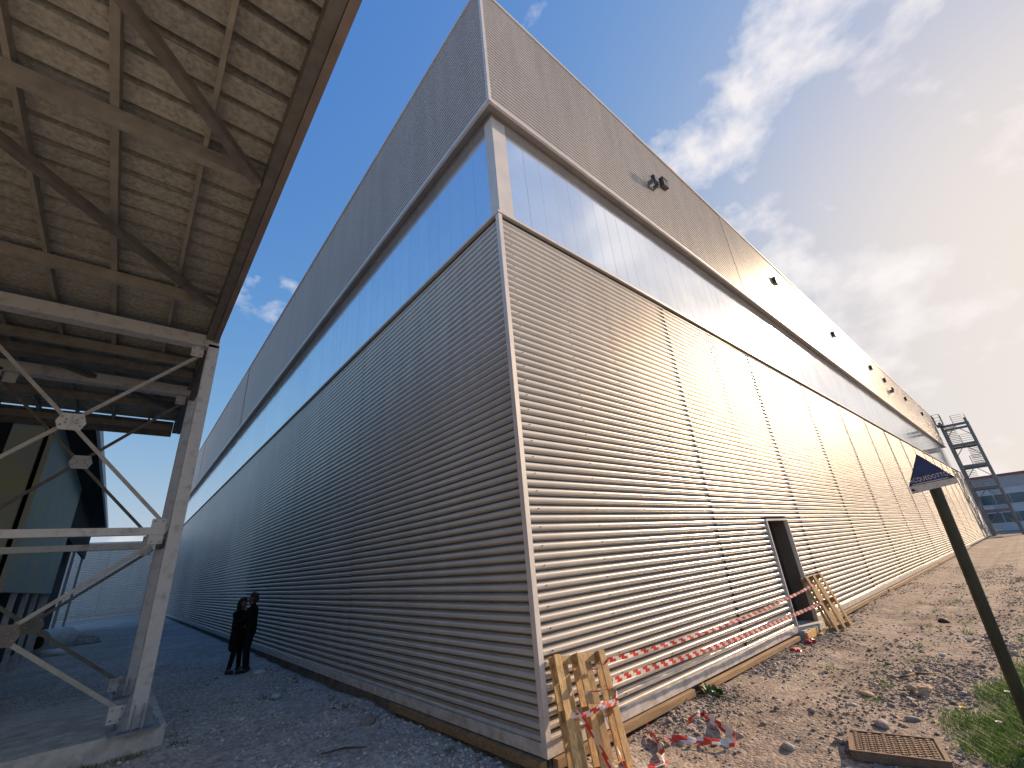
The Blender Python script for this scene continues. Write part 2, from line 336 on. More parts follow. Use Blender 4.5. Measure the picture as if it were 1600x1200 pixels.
# ------------------------------------------------------------------ the big metal-clad building
H1, HF, HT = 7.0, 10.18, 14.14       # top of lower wall, foot of upper cladding, top
INF, INB = 0.25, 0.46                # upper cladding and light band stand back from the lower wall
LR, LL = 70.0, 58.0                  # wall lengths right (along X) and left (along Y)
PITCH, DEP = 0.107, 0.049
hall = empty('industrial_hall', (0, 0, 0))
tag(hall, 'huge hall clad in silver corrugated sheets with a glossy translucent band, corner towards the viewer', 'building')

def sheet_mesh(L, z0, z1, pitch=PITCH, dep=DEP, seg=12, mname='wall_metal'):
    # rolled profile: broad crest, rounded flanks, narrower valley
    ts = np.array([0, .10, .24, .36, .41, .46, .50, .54, .59, .64, .70, .76, .81, .86, .90, .94, .98])
    sm = lambda u: u * u * (3 - 2 * u)
    prof = lambda t: np.where(t < .36, 0, np.where(t < .60, sm(np.clip((t - .36) / .24, 0, 1)), np.where(t < .74, 1, 1 - sm(np.clip((t - .74) / .25, 0, 1))))) * dep + .004 * np.cos((t - .18) * 2 * np.pi) * -1 + .004
    k0 = int(math.floor(z0 / pitch)); k1 = int(math.ceil(z1 / pitch))
    zz = np.concatenate([(k + ts) * pitch for k in range(k0, k1 + 1)]); zz = zz[(zz > z0) & (zz < z1)]; zs = np.concatenate([[z0], zz, [z1]])
    ys = prof((zs / pitch) % 1.0)
    V = np.array([(x, y, z) for x in (0.0, L) for y, z in zip(ys, zs)])
    m = len(zs); F = np.array([(i, m + i, m + i + 1, i + 1) for i in range(m - 1)])
    return np_mesh('corrugated_sheet', V, F, mname)
def spans(first, step, total):
    out = [0.068]; p = first
    while p < total - 1: out.append(p); p += step
    out.append(total); return out
cache = {}
def sheet(L, z0, z1, mname, loc, rz):
    k = (round(L, 3), z0, z1, mname)
    if k not in cache: cache[k] = sheet_mesh(L, z0, z1, pitch=.104, dep=.072, seg=10, mname=mname) if mname == 'fascia_metal' else sheet_mesh(L, z0, z1, mname=mname)
    o = link('corrugated_sheet', cache[k], hall, loc, rz)
    # no two sheets are hung quite alike
    o.rotation_euler = (random.uniform(-.0012, .0012), 0, rz + random.uniform(-.0006, .0006)); o.location.z += random.uniform(-.004, .004)
    return o
ZS0, ZS1 = 0.115, 6.86
GAP = 0.010
cl_v = {}
def closure(x, y, left, z0=ZS0, z1=ZS1):
    if (z0, z1) not in cl_v:
        cl_v[(z0, z1)] = MB().box((-.004, .012, z0), (.004, .05, z1)).mesh('joint_closure', 'closure')
    return link('joint_closure', cl_v[(z0, z1)], hall, (x, y, 0), (-math.pi / 2 if left else 0))
# right wall, lower sheets; the second bay has the door opening
DX0, DX1, DZ = 7.17, 8.42, 2.18
bR = spans(4.80, 4.70, LR)
for a, b in zip(bR[:-1], bR[1:]):
    if a < DX0 < b:
        sheet(DX0 - a - GAP / 2 - .03, ZS0, ZS1, 'wall_metal', (a + GAP / 2, 0, 0), 0)
        sheet(b - DX1 - GAP / 2 - .03, ZS0, ZS1, 'wall_metal', (DX1 + .03, 0, 0), 0)
        zt = math.ceil((DZ + .03) / PITCH) * PITCH
        sheet(DX1 - DX0 + .06, zt, ZS1, 'wall_metal', (DX0 - .03, 0, 0), 0)
    else:
        sheet(b - a - GAP, ZS0, ZS1, 'wall_metal', (a + GAP / 2, 0, 0), 0)
    if a > .2: closure(a, 0, False)
bL = spans(5.30, 4.85, LL)
for a, b in zip(bL[:-1], bL[1:]):
    sheet(b - a - GAP, ZS0, ZS1, 'wall_metal', (0, b - GAP / 2, 0), -math.pi / 2)
closure(0, .066, True); closure(.062, 0, False)
# upper sheets
F0, F1 = HF + .10, HT - .07
bRu = spans(6.3, 6.0, LR + 1); bLu = spans(6.3, 6.0, LL)
for a, b in zip(bRu[:-1], bRu[1:]):
    a_ = a if a > .2 else INF + .05
    sheet(b - a_ - .008, F0, F1, 'fascia_metal', (a_ + .004, INF, 0), 0)
for a, b in zip(bLu[:-1], bLu[1:]):
    a_ = a if a > .2 else INF + .05
    sheet(b - a_ - .008, F0, F1, 'fascia_metal', (INF, b - .004, 0), -math.pi / 2)
# trims
def trim(name, lo, hi, m='trim_metal'): return MB().box(lo, hi).build(name, m, hall)
MB().prism([(-.022, -.022, 0.0), (.05, -.022, 0), (.05, -.012, 0), (-.012, -.012, 0), (-.012, .055, 0), (-.022, .055, 0)], (0, 0, 1), H1 - .06).build('corner_trim', 'trim_metal', hall)
o_ = INF - .02
MB().prism([(o_, o_, HF), (o_ + .07, o_, HF), (o_ + .07, o_ + .01, HF), (o_ + .01, o_ + .01, HF), (o_ + .01, o_ + .07, HF), (o_, o_ + .07, HF)], (0, 0, 1), HT - HF - .06).build('corner_trim', 'trim_metal', hall)
# skirt flashing
for i in range(12):
    a = .0 if i == 0 else i * 6.0; b = min(LR, (i + 1) * 6.0 - .004)
    if a >= LR: break
    for s, t in (((a, b),) if not (a < DX0 < b) else ((a, DX0 - .03), (DX1 + .03, b))):
        MB().box((s + (.003 if i else -.018), -.018, 0.0), (t, .03, .112)).build('skirt_flashing', 'trim_metal', hall)
for i in range(10):
    a = .031 if i == 0 else i * 6.0 + .003; b = min(LL, (i + 1) * 6.0 - .004)
    MB().box((-.018, a, 0.0), (.03, b, .112)).build('skirt_flashing', 'trim_metal', hall)
# sill on top of the lower wall, with black strips for the shade in the gap below
MB().box((-.03, -.03, H1 - .045), (LR, INB + .02, H1)).build('sill_flashing', 'trim_metal', hall)
MB().box((-.03, INB + .022, H1 - .046), (INB + .02, LL, H1 - .001)).build('sill_flashing', 'trim_metal', hall)
MB().box((.032, .032, ZS1 - .02), (LR, .05, H1 - .05)).build('gap_shade', 'closure', hall)
MB().box((.032, .052, ZS1 - .02), (.05, LL, H1 - .05)).build('gap_shade', 'closure', hall)
# soffit and drip edge of the upper cladding
MB().box((INF - .015, INF - .015, HF), (LR + 1, INF + .04, HF + .095)).build('drip_edge', 'trim_metal', hall)
MB().box((INF - .015, INF + .042, HF), (INF + .04, LL, HF + .095)).build('drip_edge', 'trim_metal', hall)
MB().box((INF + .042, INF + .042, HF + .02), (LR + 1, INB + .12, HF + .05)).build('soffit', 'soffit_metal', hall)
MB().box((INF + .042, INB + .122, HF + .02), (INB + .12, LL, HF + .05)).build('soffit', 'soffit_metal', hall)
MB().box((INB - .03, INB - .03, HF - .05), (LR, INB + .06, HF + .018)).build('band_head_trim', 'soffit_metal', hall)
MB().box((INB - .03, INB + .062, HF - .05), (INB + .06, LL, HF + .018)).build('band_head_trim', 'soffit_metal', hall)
# cap
MB().box((INF - .035, INF - .035, HT - .075), (LR + 1, INF + .2, HT)).build('cap_flashing', 'trim_metal', hall)
MB().box((INF - .035, INF + .202, HT - .075), (INF + .2, LL, HT - .002)).build('cap_flashing', 'trim_metal', hall)
# core walls and roof
MB().box((.055, .055, -.6), (DX0 - .03, .9, H1 - .05)).box((DX1 + .03, .055, -.6), (LR, .9, H1 - .05)).box((DX0 - .03, .055, DZ + .05), (DX1 + .03, .9, H1 - .05)).build('inner_wall', 'core', hall)
MB().box((.055, .9, -.6), (.9, LL, H1 - .05)).build('inner_wall', 'core', hall)
MB().box((INB + .07, INB + .07, H1), (LR, 1.3, HF + .02)).build('inner_wall', 'core', hall)
MB().box((INB + .07, 1.3, H1), (1.3, LL, HF + .02)).build('inner_wall', 'core', hall)
MB().box((INF + .06, INF + .06, HF + .06), (LR + 1, LL, HT - .1)).build('upper_storey', 'core', hall)
# translucent band: one panel after the other
PW = 0.455
pm = MB().box((.004, 0, H1 + .002), (PW - .004, .035, HF - .05)).mesh('band_panel', 'poly')
jm = MB().box((-.006, .004, H1 + .002), (.006, .03, HF - .05)).mesh('panel_joint', 'poly_joint')
x = .80
while x < LR - PW:
    link('band_panel', pm, hall, (x, INB, 0), random.uniform(-.004, .004)); x += PW
y = .70
while y < LL - PW:
    link('band_panel', pm, hall, (INB, y + PW, 0), -math.pi / 2 + random.uniform(-.004, .004)); y += PW
MB().box((.80, INB + .006, H1), (LR, INB + .03, HF - .06)).build('joint_backing', 'poly_joint', hall)
MB().box((INB + .006, .70, H1), (INB + .03, LL, HF - .06)).build('joint_backing', 'poly_joint', hall)
o_ = INB - .008
MB().prism([(o_, o_, H1 + .001), (.795, o_, H1 + .001), (.795, o_ + .02, H1 + .001), (o_ + .02, o_ + .02, H1 + .001), (o_ + .02, .695, H1 + .001), (o_, .695, H1 + .001)], (0, 0, 1), HF - H1 - .055).build('band_corner_trim', 'trim_metal', hall)
# fasteners on the nearest sheets
mbf = MB()
for xx in (.22, 1.35, 2.5, 3.65, 4.65, 5.0, 6.1):
    for k in range(1, 63, 2):
        z = k * PITCH + PITCH
        if z < 6.8: mbf.tube((xx + random.uniform(-.01, .01), .0, z + .19 * PITCH), (xx, -.008, z + .19 * PITCH), .008, .005, 6)
fo = mbf.build('fasteners', 'closure', hall); fo['kind'] = 'stuff'
# door
dr = MB().box((DX0 + .03, .34, .06), (DX1, .39, DZ - .02)).build('door', 'door_leaf', hall)
MB().box((DX0 + .22, .325, .9), (DX0 + .50, .339, DZ - .12)).build('upright_strip', 'far_glass', dr)  # paler strip standing upright on the door leaf
MB().box((DX0 + .08, .27, 1.0), (DX0 + .10, .34, 1.14)).box((DX0 + .08, .27, 1.05), (DX0 + .2, .29, 1.07)).build('handle', 'lamp_dark', dr)
fr = MB().box((DX0 - .028, -.024, .0), (DX0 + .012, .06, DZ + .02)).box((DX1 - .01, -.024, .0), (DX1 + .028, .06, DZ + .02)).box((DX0 + .0121, -.024, DZ - .02), (DX1 - .0101, .06, DZ + .019)).build('door_frame', 'trim_metal', hall)
MB().box((DX0 - .028, .0601, .031), (DX0 + .014, .4, DZ + .02)).box((DX1 - .012, .0601, .031), (DX1 + .028, .4, DZ + .02)).box((DX0 + .0141, .0601, DZ - .022), (DX1 - .0121, .4, DZ + .019)).build('door_reveal', 'door_reveal', hall)
MB().box((DX0 - .03, -.12, -.5), (DX1 + .03, .42, .03)).build('threshold', 'concrete', hall, bevel=.01)
# plinth below the skirt
MB().box((.06, .05, -.6), (LR, .6, -.001)).build('foundation', 'concrete_dark', hall)
MB().box((.05, .6, -.6), (.6, LL, -.001)).build('foundation', 'concrete_dark', hall)
MB().tube((LR + .32, .28, -.3), (LR + .32, .28, H1 + .1), .3, n=20).build('end_column', 'trim_metal', hall, smooth=False)
# wing closing the alley at the far end
wing = empty('rear_wing', (-6, LL, 0)); tag(wing, 'low corrugated metal wing closing the far end of the shaded alley', 'building')
for k in range(4):
    xa = -18 + k * 4.5
    link('corrugated_sheet', sheet_mesh(4.48, 0.1, 6.75, pitch=.16, dep=.05, seg=10), wing, (xa, LL + .3, 0), 0)
MB().box((-18, LL + .28, 6.75), (-.02, LL + .6, 6.9)).build('cap_flashing', 'trim_metal', wing)
MB().box((-18, LL + .36, -.5), (-.02, LL + 8, 6.75)).build('inner_wall', 'core', wing)
MB().box((-18, LL + .27, -.3), (-.02, LL + .37, .1)).build('skirt_flashing', 'trim_metal', wing)

# timber battens lying under the skirt
def batten(p0, p1, w, h, label):
    p0, p1 = Vector(p0), Vector(p1)
    o = MB().bar(p0, p1, w, h).build('timber_batten', 'timber', None, bevel=.006); tag(o, label, 'timber', 'timber battens under the wall foot'); return o
batten((.06, -.035, -.055), (2.78, -.03, -.06), .07, .085, 'timber batten under the lit wall, nearest the corner and the pallet')
batten((2.98, -.045, -.065), (6.95, -.04, -.07), .08, .075, 'long timber batten under the lit wall, between the weed and the doorway')
batten((8.75, -.04, -.06), (15.2, -.03, -.06), .07, .085, 'timber batten under the lit wall just beyond the leaning far pallet')
batten((15.3, -.04, -.07), (27.0, -.03, -.07), .09, .09, 'timber batten under the lit wall far beyond the doorway')
batten((27.1, -.04, -.06), (44.0, -.03, -.06), .09, .09, 'farthest timber batten under the lit wall, towards the stair tower')
batten((-.035, .02, -.06), (-.03, 3.35, -.055), .08, .09, 'brown timber batten under the shaded wall beside the corner')
o = MB().bar((6.95, -.2, -.035), (7.72, -.16, -.03), .06, .13).build('timber_plank', 'pallet_wood', None, bevel=.005); tag(o, 'short orange plank on edge in front of the door threshold', 'plank')
o = MB().bar((7.5, -.27, -.09), (8.05, -.2, -.08), .05, .05).build('timber_offcut', 'pallet_wood', None, bevel=.005); tag(o, 'small wood offcut lying in the dirt below the door plank', 'offcut')

# lamps and boxes on the upper cladding
def floodlight(x, z, sc, label, tilt=.5):
    t = empty('floodlight', (x, INF, z)); tag(t, label, 'floodlight', 'lights along the upper cladding')
    b = Vector((x, INF, z))
    def P(u, v, w): # local: u along wall, v outwards, w up with a tilt
        return b + Vector((u, -v, w)) * sc
    MB().box(P(-.16, .30, -.15)[:], P(.16, .18, .17)[:]).build('housing', 'lamp_dark', t, bevel=.01)
    MB().box(P(-.13, .318, -.12)[:], P(.13, .301, .13)[:]).build('lens', 'lamp_glass', t)
    MB().box(P(-.2, .02, -.22)[:], P(-.165, .25, -.02)[:]).box(P(.165, .02, -.22)[:], P(.2, .25, -.02)[:]).box(P(-.2, -.01, -.25)[:], P(.2, .02, -.17)[:]).build('bracket', 'tower_steel', t)
    return t
floodlight(6.57, 12.05, .8, 'large square floodlight on the upper cladding nearest the corner')
def vent(x, z, s, label):
    t = empty('wall_box', (x, INF, z)); tag(t, label, 'wall box', 'small boxes along the upper cladding')
    MB().box((x - s / 2, INF - .14, z - s / 2), (x + s / 2, INF + .03, z + s / 2)).build('casing', 'lamp_dark', t)
    MB().box((x - s / 2 - .03, INF - .16, z + s / 2), (x + s / 2 + .03, INF + .03, z + s / 2 + .025)).build('hood', 'tower_steel', t)
vent(7.5, 12.6, .30, 'dark hooded box on the upper cladding right beside the large floodlight')
for x, w in ((17.2, 'first small dark box on the upper cladding after the floodlight pair'), (26.6, 'second small dark box on the upper cladding after the floodlight pair'),
             (36.1, 'third small dark box on the upper cladding after the floodlight pair'), (40.85, 'small dark box directly above the far floodlight on the upper cladding'),
             (49.9, 'small dark box between the far floodlight and the last box'), (59.6, 'last small dark box on the upper cladding before the stair tower')):
    vent(x, 12.77, .30, w)
floodlight(41.3, 12.0, .95, 'far floodlight on the upper cladding below a small box')

# ------------------------------------------------------------------ steel canopy on the left
can = empty('steel_canopy', (-2.995, 5.13, 0)); tag(can, 'dark open steel canopy with cross braces and ribbed roof on the left', 'canopy')
def hcol(x, y, z0, z1, w=.175, d=.24, name='column', m='steel_paint'):
    t = .018
    o = MB().box((x - w / 2, y - d / 2, z0), (x + w / 2, y - d / 2 + t, z1)).box((x - w / 2, y + d / 2 - t, z0), (x + w / 2, y + d / 2, z1)).box((x - t / 2, y - d / 2 + t, z0), (x + t / 2, y + d / 2 - t, z1)).build(name, m, can)
    # splayed base plates
    bb = MB()
    for s in (-1, 1):
        bb.prism([(x + s * w / 2, y - d / 2 + .002, z0), (x + s * (w / 2 + .11), y - d / 2 + .002, z0), (x + s * (w / 2 + .03), y - d / 2 + .002, z0 + .42), (x + s * w / 2, y - d / 2 + .002, z0 + .42)], (0, 1, 0), .016)
        bb.prism([(x + s * .05, y - d / 2 - .001, z0), (x + s * .05, y - d / 2 - .13, z0), (x + s * .05, y - d / 2 - .02, z0 + .26), (x + s * .05, y - d / 2 - .001, z0 + .28)], (1, 0, 0), .014)
    bb.box((x - .27, y - .3, z0 - .02), (x + .27, y + .3, z0 + .003))
    for sx in (-.21, .21):
        for sy in (-.25, .25): bb.tube((x + sx, y + sy, z0), (x + sx, y + sy, z0 + .05), .018, n=6)
    bb.build('base_plate', 'steel_base', o)
    return o
for fy in (5.13, 8.0):
    for cxx in (-2.972, -6.05):
        hcol(cxx, fy, .12, 6.02)
    # beams along the frame
    t = .02
    z = 2.66
    MB().box((-5.93, fy - .07, z - .02), (-3.11, fy - .055, z + .09)).box((-5.93, fy - .0549, z - .02), (-3.11, fy + .06, z - .008)).box((-5.93, fy - .0549, z + .078), (-3.11, fy + .06, z + .09)).build('tie_beam', 'steel_paint', can)
    z = 6.0
    MB().box((-9.2, fy - .12, z - .03), (-2.9, fy - .10, z + .19)).box((-9.2, fy - .0999, z - .03), (-2.9, fy + .1, z - .012)).box((-9.2, fy - .0999, z + .17), (-2.9, fy + .1, z + .19)).build('head_beam', 'steel_paint', can)
    for (za, zb) in ((2.78, 5.86), (.32, 2.60)):
        for (xa, xb, off) in ((-3.08, -5.97, -.03), (-5.97, -3.08, .02)):
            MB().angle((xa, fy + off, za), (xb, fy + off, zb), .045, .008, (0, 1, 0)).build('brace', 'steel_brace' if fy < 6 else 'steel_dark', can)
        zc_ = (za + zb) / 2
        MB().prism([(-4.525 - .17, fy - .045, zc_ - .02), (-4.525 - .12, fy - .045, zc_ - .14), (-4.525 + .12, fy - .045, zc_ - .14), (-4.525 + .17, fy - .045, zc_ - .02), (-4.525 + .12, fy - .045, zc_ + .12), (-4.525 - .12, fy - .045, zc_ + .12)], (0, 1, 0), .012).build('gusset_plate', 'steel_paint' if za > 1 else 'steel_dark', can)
        for s, xx in ((-1, -3.2), (1, -5.85)):
            for zz in (za, zb):
                MB().box((xx - .09, fy - .045, zz - .10), (xx + .09, fy - .033, zz + .10)).build('end_plate', 'steel_paint', can)
bolt = MB().tube((0, 0, 0), (0, -.018, 0), .013, n=6).mesh('bolt', 'steel_base')
for fy in (5.13, 8.0):
    for zc_ in (4.32, 1.46):
        for u, w in ((-.11, .06), (.11, .06), (-.11, -.07), (.11, -.07), (-.06, .02), (.06, .02), (-.06, -.03), (.06, -.03)):
            link('bolt', bolt, can, (-4.525 + u, fy - .046, zc_ + w))
    for zz in (2.78, 5.86, .32, 2.60):
        for w in (-.06, .06):
            for u in (-.05, .05): link('bolt', bolt, can, (-3.2 + u, fy - .046, zz + w))
# longitudinal ties between the two frames
for z in (2.66, 5.9):
    MB().box((-3.06, 5.27, z - .05), (-2.95, 7.86, z + .06)).build('side_tie', 'steel_dark', can)
# eave beam, gutter board, rafters, purlins, wind braces
Y0, Y1 = -4.2, 11.75
XE = -2.92
MB().box((XE - .20, Y0, 6.10), (XE - .085, Y1, 6.42)).build('eave_beam', 'steel_dark', can)
MB().box((XE - .08, Y0, 6.07), (XE, 5.35, 6.63)).build('eave_board', 'eave_board', can)
MB().box((XE - .08, 5.40, 6.09), (XE, Y1, 6.63)).build('eave_board', 'eave_board', can)
for ry in (-2.45, .67, 3.78, 6.5, 9.6, 11.6):
    MB().box((-9.2, ry - .045, 6.12), (XE - .21, ry - .03, 6.29)).box((-9.2, ry - .03, 6.12), (XE - .21, ry + .05, 6.135)).build('rafter', 'steel_roof', can)
    if ry > 6 and ry < 7: MB().box((-9.2, ry + .2, 5.95), (XE - .21, ry + .5, 6.1)).build('rafter', 'steel_dark', can)
for i, px in enumerate((-3.70, -4.46, -5.16, -5.86, -6.56, -7.3, -8.1)):
    MB().box((px - .025, Y0, 6.295), (px + (.045 if i == 1 else .02), Y1, 6.42)).build('purlin', 'steel_roof', can)
for a, b in (((-3.14, .58), (-5.9, -2.4)), ((-3.14, 3.70), (-5.9, .72)), ((-5.9, 3.70), (-8.6, .72)), ((-5.9, .58), (-8.6, -2.4)), ((-3.14, 9.5), (-5.9, 6.6))):
    MB().angle((a[0], a[1], 6.06), (b[0], b[1], 6.06), .09, .012).build('wind_brace', 'steel_dark', can)
# ribbed roof sheets, each 0.99 wide with three ribs
RP = .33; prof = []
for k in range(3):
    y = k * RP; prof += [(y, 0), (y + .238, 0), (y + .244, .14), (y + .312, .14), (y + .322, 0)]
prof.append((3 * RP - .004, 0))
V = np.array([(x, py, pz) for x in (-9.3, XE - .08) for py, pz in prof]); m_ = len(prof)
rs = np_mesh('roof_sheet', V, np.array([(i, i + 1, m_ + i + 1, m_ + i) for i in range(m_ - 1)]), 'roof_sheet', smooth=False)
y = Y0 - .04; k = 0
while y < Y1 - .3:
    link('roof_sheet', rs, can, (0, y, 6.43 + .004 * (k % 2)), 0); y += .99; k += 1
MB().box((-9.3, Y0, 6.59), (XE - .081, Y1, 6.62)).build('roof_cover', 'steel_dark', can)
# far end fascia under the roof
MB().box((-9.2, 11.66, 5.98), (XE - .21, 11.74, 6.42)).build('end_beam', 'steel_dark', can)
# unseen dark wall added behind the canopy to darken the hall's reflections
for k in range(8):
    MB().box((-9.45, Y0 + k * 1.99 + .01, -.5), (-9.3, Y0 + (k + 1) * 1.99 - .01, 6.62)).build('unseen_rear_panel', 'unseen_board', can)
# concrete strip foundation
o = tag(MB().box((-9.5, 5.0, -.6), (-2.62, 8.42, .10)).build('foundation_slab', 'concrete', None, bevel=.02), 'pale concrete slab carrying the canopy columns, front edge broken', 'slab')

# neighbouring shed deep in the shade behind the canopy
ns = empty('panelled_shed', (-5.5, 12, 0)); tag(ns, 'dim greenish shed with hanging wall panels and dark eaves behind the canopy', 'shed')
y = 12.0
for w in (2.6, 2.3, 2.4, 2.2, 2.0):
    MB().box((-5.6, y + .012, 2.1), (-5.5, y + w - .012, 6.35)).build('wall_panel', 'panel_green', ns); y += w
MB().box((-12, 12.0, 6.36), (-4.80, 40, 6.5)).build('roof', 'shade_black', ns)
MB().box((-4.80, 12.0, 6.2), (-4.72, 40, 6.52)).build('gutter', 'trim_metal', ns)
MB().box((-5.62, 23.55, 4.3), (-5.5, 40, 6.35)).build('eave_shade', 'shade_black', ns)  # near-black sheet painted as the shade under the eaves
for yy in (12.1, 14.8, 17.2, 19.6, 22.0, 23.4, 31, 39):
    MB().box((-5.66, yy - .06, -.5), (-5.54, yy + .06, 6.3 if yy > 24 else 2.1)).build('post', 'steel_paint', ns)
MB().box((-6.5, 12.05, -.5), (-6.3, 40, 6.3)).build('dark_backdrop', 'shade_black', ns)  # near-black sheet standing in for the unlit shed interior
MB().box((-6.29, 12.05, 2.3), (-5.7, 12.2, 6.3)).build('end_wall', 'panel_green', ns)
# things by the shed
tk = empty('white_drum', (-4.95, 24.5, -.2)); tag(tk, 'white round drum tipped on its side by the shed posts', 'drum')
MB().tube((-5.5, 24.2, .28), (-4.75, 25.3, .28), .46, n=20).build('shell', 'white_plastic', tk, smooth=False, bevel=.04)
MB().tube((-5.53, 24.15, .28), (-5.5, 24.2, .28), .22, n=16).build('opening', 'shade_black', tk)  # black disc in place of the dark hollow of the drum
for i, (px, py, s, lab) in enumerate(((-4.2, 27.0, .5, 'grey heap of rubble blocks beyond the white drum'), (-4.9, 22.9, .35, 'small pale sack lying in front of the white drum'))):
    bm = bmesh.new(); bmesh.ops.create_icosphere(bm, subdivisions=3, radius=s)
    for v in bm.verts:
        n_ = .6 + .5 * float(vnoise(np.array(v.co.x * 4 + i * 7), np.array(v.co.y * 4 + v.co.z * 3))); v.co = Vector((v.co.x * n_ * 1.5, v.co.y * n_, v.co.z * n_ * .7))
    me = bpy.data.meshes.new('heap'); bm.to_mesh(me); bm.free(); me.materials.append(MATS['stone_big' if i == 0 else 'white_plastic'])
    o = link('rubble_heap' if i == 0 else 'sack', me, None, (px, py, -.12)); tag(o, lab, 'rubble' if i == 0 else 'sack')

# ------------------------------------------------------------------ stair tower at the far end
tw = empty('stair_tower', (72.2, -1.3, -.2)); tag(tw, 'dark steel escape stair tower standing at the far end of the lit wall', 'stair tower')
TX0, TX1, TY0, TY1, TT = 71.2, 74.4, -2.45, -.15, 13.3
for xx in (TX0, TX1):
    for yy in (TY0, TY1):
        MB().box((xx - .13, yy - .13, -.3), (xx + .13, yy + .13, TT)).build('leg', 'tower_steel', tw)
levels = [2.5, 5.1, 7.7, 10.3, 12.7]
for i, z in enumerate(levels):
    MB().box((TX0 - .1, TY0 + .131, z - .16), (TX0 + .1, TY1 - .131, z + .10)).box((TX1 - .1, TY0 + .131, z - .16), (TX1 + .1, TY1 - .131, z + .10)).box((TX0 + .131, TY0 - .1, z - .1), (TX1 - .131, TY0 + .1, z + .1)).box((TX0 + .131, TY1 - .1, z - .1), (TX1 - .131, TY1 + .1, z + .1)).build('ring_beam', 'tower_steel', tw)
    lx = (TX0 + .14, TX0 + 1.1) if i % 2 == 0 else (TX1 - 1.1, TX1 - .14)
    MB().box((lx[0], TY0 + .14, z + .11), (lx[1], TY1 - .14, z + .16)).build('landing', 'tower_steel', tw)
    zb = z - 2.6 if i else -.2
    fl = MB()
    n = 13
    for k in range(n):
        u = (k + .5) / n; xx = TX0 + 1.0 + (TX1 - TX0 - 2.0) * (u if i % 2 else 1 - u); zz = zb + .2 + (z - zb) * u
        yy = (TY0 + .2, TY0 + 1.05) if i % 2 else (TY1 - 1.05, TY1 - .2)
        fl.box((xx - .13, yy[0], zz - .02), (xx + .13, yy[1], zz + .02))
    fl.build('stair_flight', 'tower_steel', tw)
    zc2 = z - 1.3
    MB().bar((TX0, TY0 + .13, z - 1.4), (TX0, (TY0 + TY1) / 2, z - .17), .07, .07, (1, 0, 0)).bar((TX0, TY1 - .13, z - 1.4), (TX0, (TY0 + TY1) / 2, z - .17), .07, .07, (1, 0, 0)).build('knee_brace', 'tower_steel', tw)
    rl = MB()
    for hh in (.35, .6, .85, 1.1):
        rl.tube((TX0 + .05, TY0 + .12, z + hh), (TX0 + .05, TY0 + 1.15, z + hh), .022, n=6).tube((TX0 + .05, TY0 - .06, z + hh), (TX1 - .1, TY0 - .06, z + hh), .022, n=6)
    rl.tube((TX0 + .05, TY0 + 1.15, z + .1), (TX0 + .05, TY0 + 1.15, z + 1.12), .03, n=6)
    rl.build('guard_rail', 'tower_steel', tw)
br = MB().box((TX0 - .9, TY1 - .3, 12.75), (TX0 + .6, .2, 12.95)); br.build('roof_bridge', 'tower_steel', tw)
rl = MB()
for xx in (TX0 - .9, TX0 - .2, TX0 + .5):
    for yy in (TY1 - .3, .2): rl.tube((xx, yy, 12.95), (xx, yy, 14.2), .035, n=6)
for z in (13.4, 13.8, 14.2):
    rl.tube((TX0 - .9, TY1 - .3, z), (TX0 + .5, TY1 - .3, z), .025, n=6).tube((TX0 - .9, TY1 - .3, z), (TX0 - .9, .2, z), .025, n=6)
rl.build('bridge_rail', 'tower_steel', tw)

# far office block
fb = empty('office_block', (96, -16, -.2)); tag(fb, 'low pale block with ribbon windows and a red roof edge behind the stair tower', 'building')
MB().box((96, -48, -.4), (112, 26, 7.6)).build('wall', 'far_white', fb)
MB().box((95.7, -48.3, 7.55), (112, 26.3, 7.85)).build('roof_edge', 'far_red', fb)
MB().box((95.9, -48.1, 6.0), (95.99, 26.1, 7.54)).build('parapet', 'far_grey', fb)
for z in (1.0, 3.6):
    for k in range(22):
        yy = -47 + k * 3.3
        w_ = MB().box((95.93, yy + .06, z), (95.99, yy + 3.2, z + 1.35)).build('window', 'far_glass', fb)
        MB().box((95.90, yy + 1.58, z), (95.929, yy + 1.66, z + 1.35)).build('mullion', 'far_grey', w_)
o = tag(MB().box((90.2, -7.5, -.3), (91.8, -5.2, 1.2)).box((90.3, -7.3, 1.2), (91.7, -5.4, 1.5)).build('skip_container', 'timber', None), 'small orange skip in front of the far office block', 'skip')

# ------------------------------------------------------------------ sign
sg = empty('pipeline_marker', (3.03, -3.19, -.2)); tag(sg, 'blue triangular water pipeline marker on a dark leaning pole beside the grass', 'sign')
MB().tube((3.06, -3.185, -.5), (2.81, -3.302, 2.20), .050, n=14).build('pole', 'pole_green', sg, smooth=False)
SX = 2.75
A = Vector((SX, -3.283, 2.515)); B = Vector((SX, -3.110, 2.193)); Cc = Vector((SX, -3.492, 2.226))
B2 = Vector((SX, -3.114, 2.118)); C2 = Vector((SX, -3.500, 2.172))
MB().prism([A, B, Cc], (1, 0, 0), .022).build('edge', 'sign_edge', sg)
ctr = (A + B + Cc) / 3
pl = MB().prism([ctr + (p - ctr) * .93 - Vector((.003, 0, 0)) for p in (A, B, Cc)], (1, 0, 0), .002).build('face', 'ink_blue', sg)
MB().prism([B, B2, C2, Cc], (1, 0, 0), .02).build('label_strip', 'sign_white', sg)
MB().prism([B + Vector((-.0035, -.03, .016)), B + Vector((-.0035, -.032, .008)), Cc + Vector((-.0035, .05, .003)), Cc + Vector((-.0035, .052, .011))], (1, 0, 0), .001).build('white_line', 'sign_white', pl)
MB().tube((SX - .006, -3.135, 2.155), (SX, -3.135, 2.155), .014, n=12).build('screw', 'sign_edge', sg)
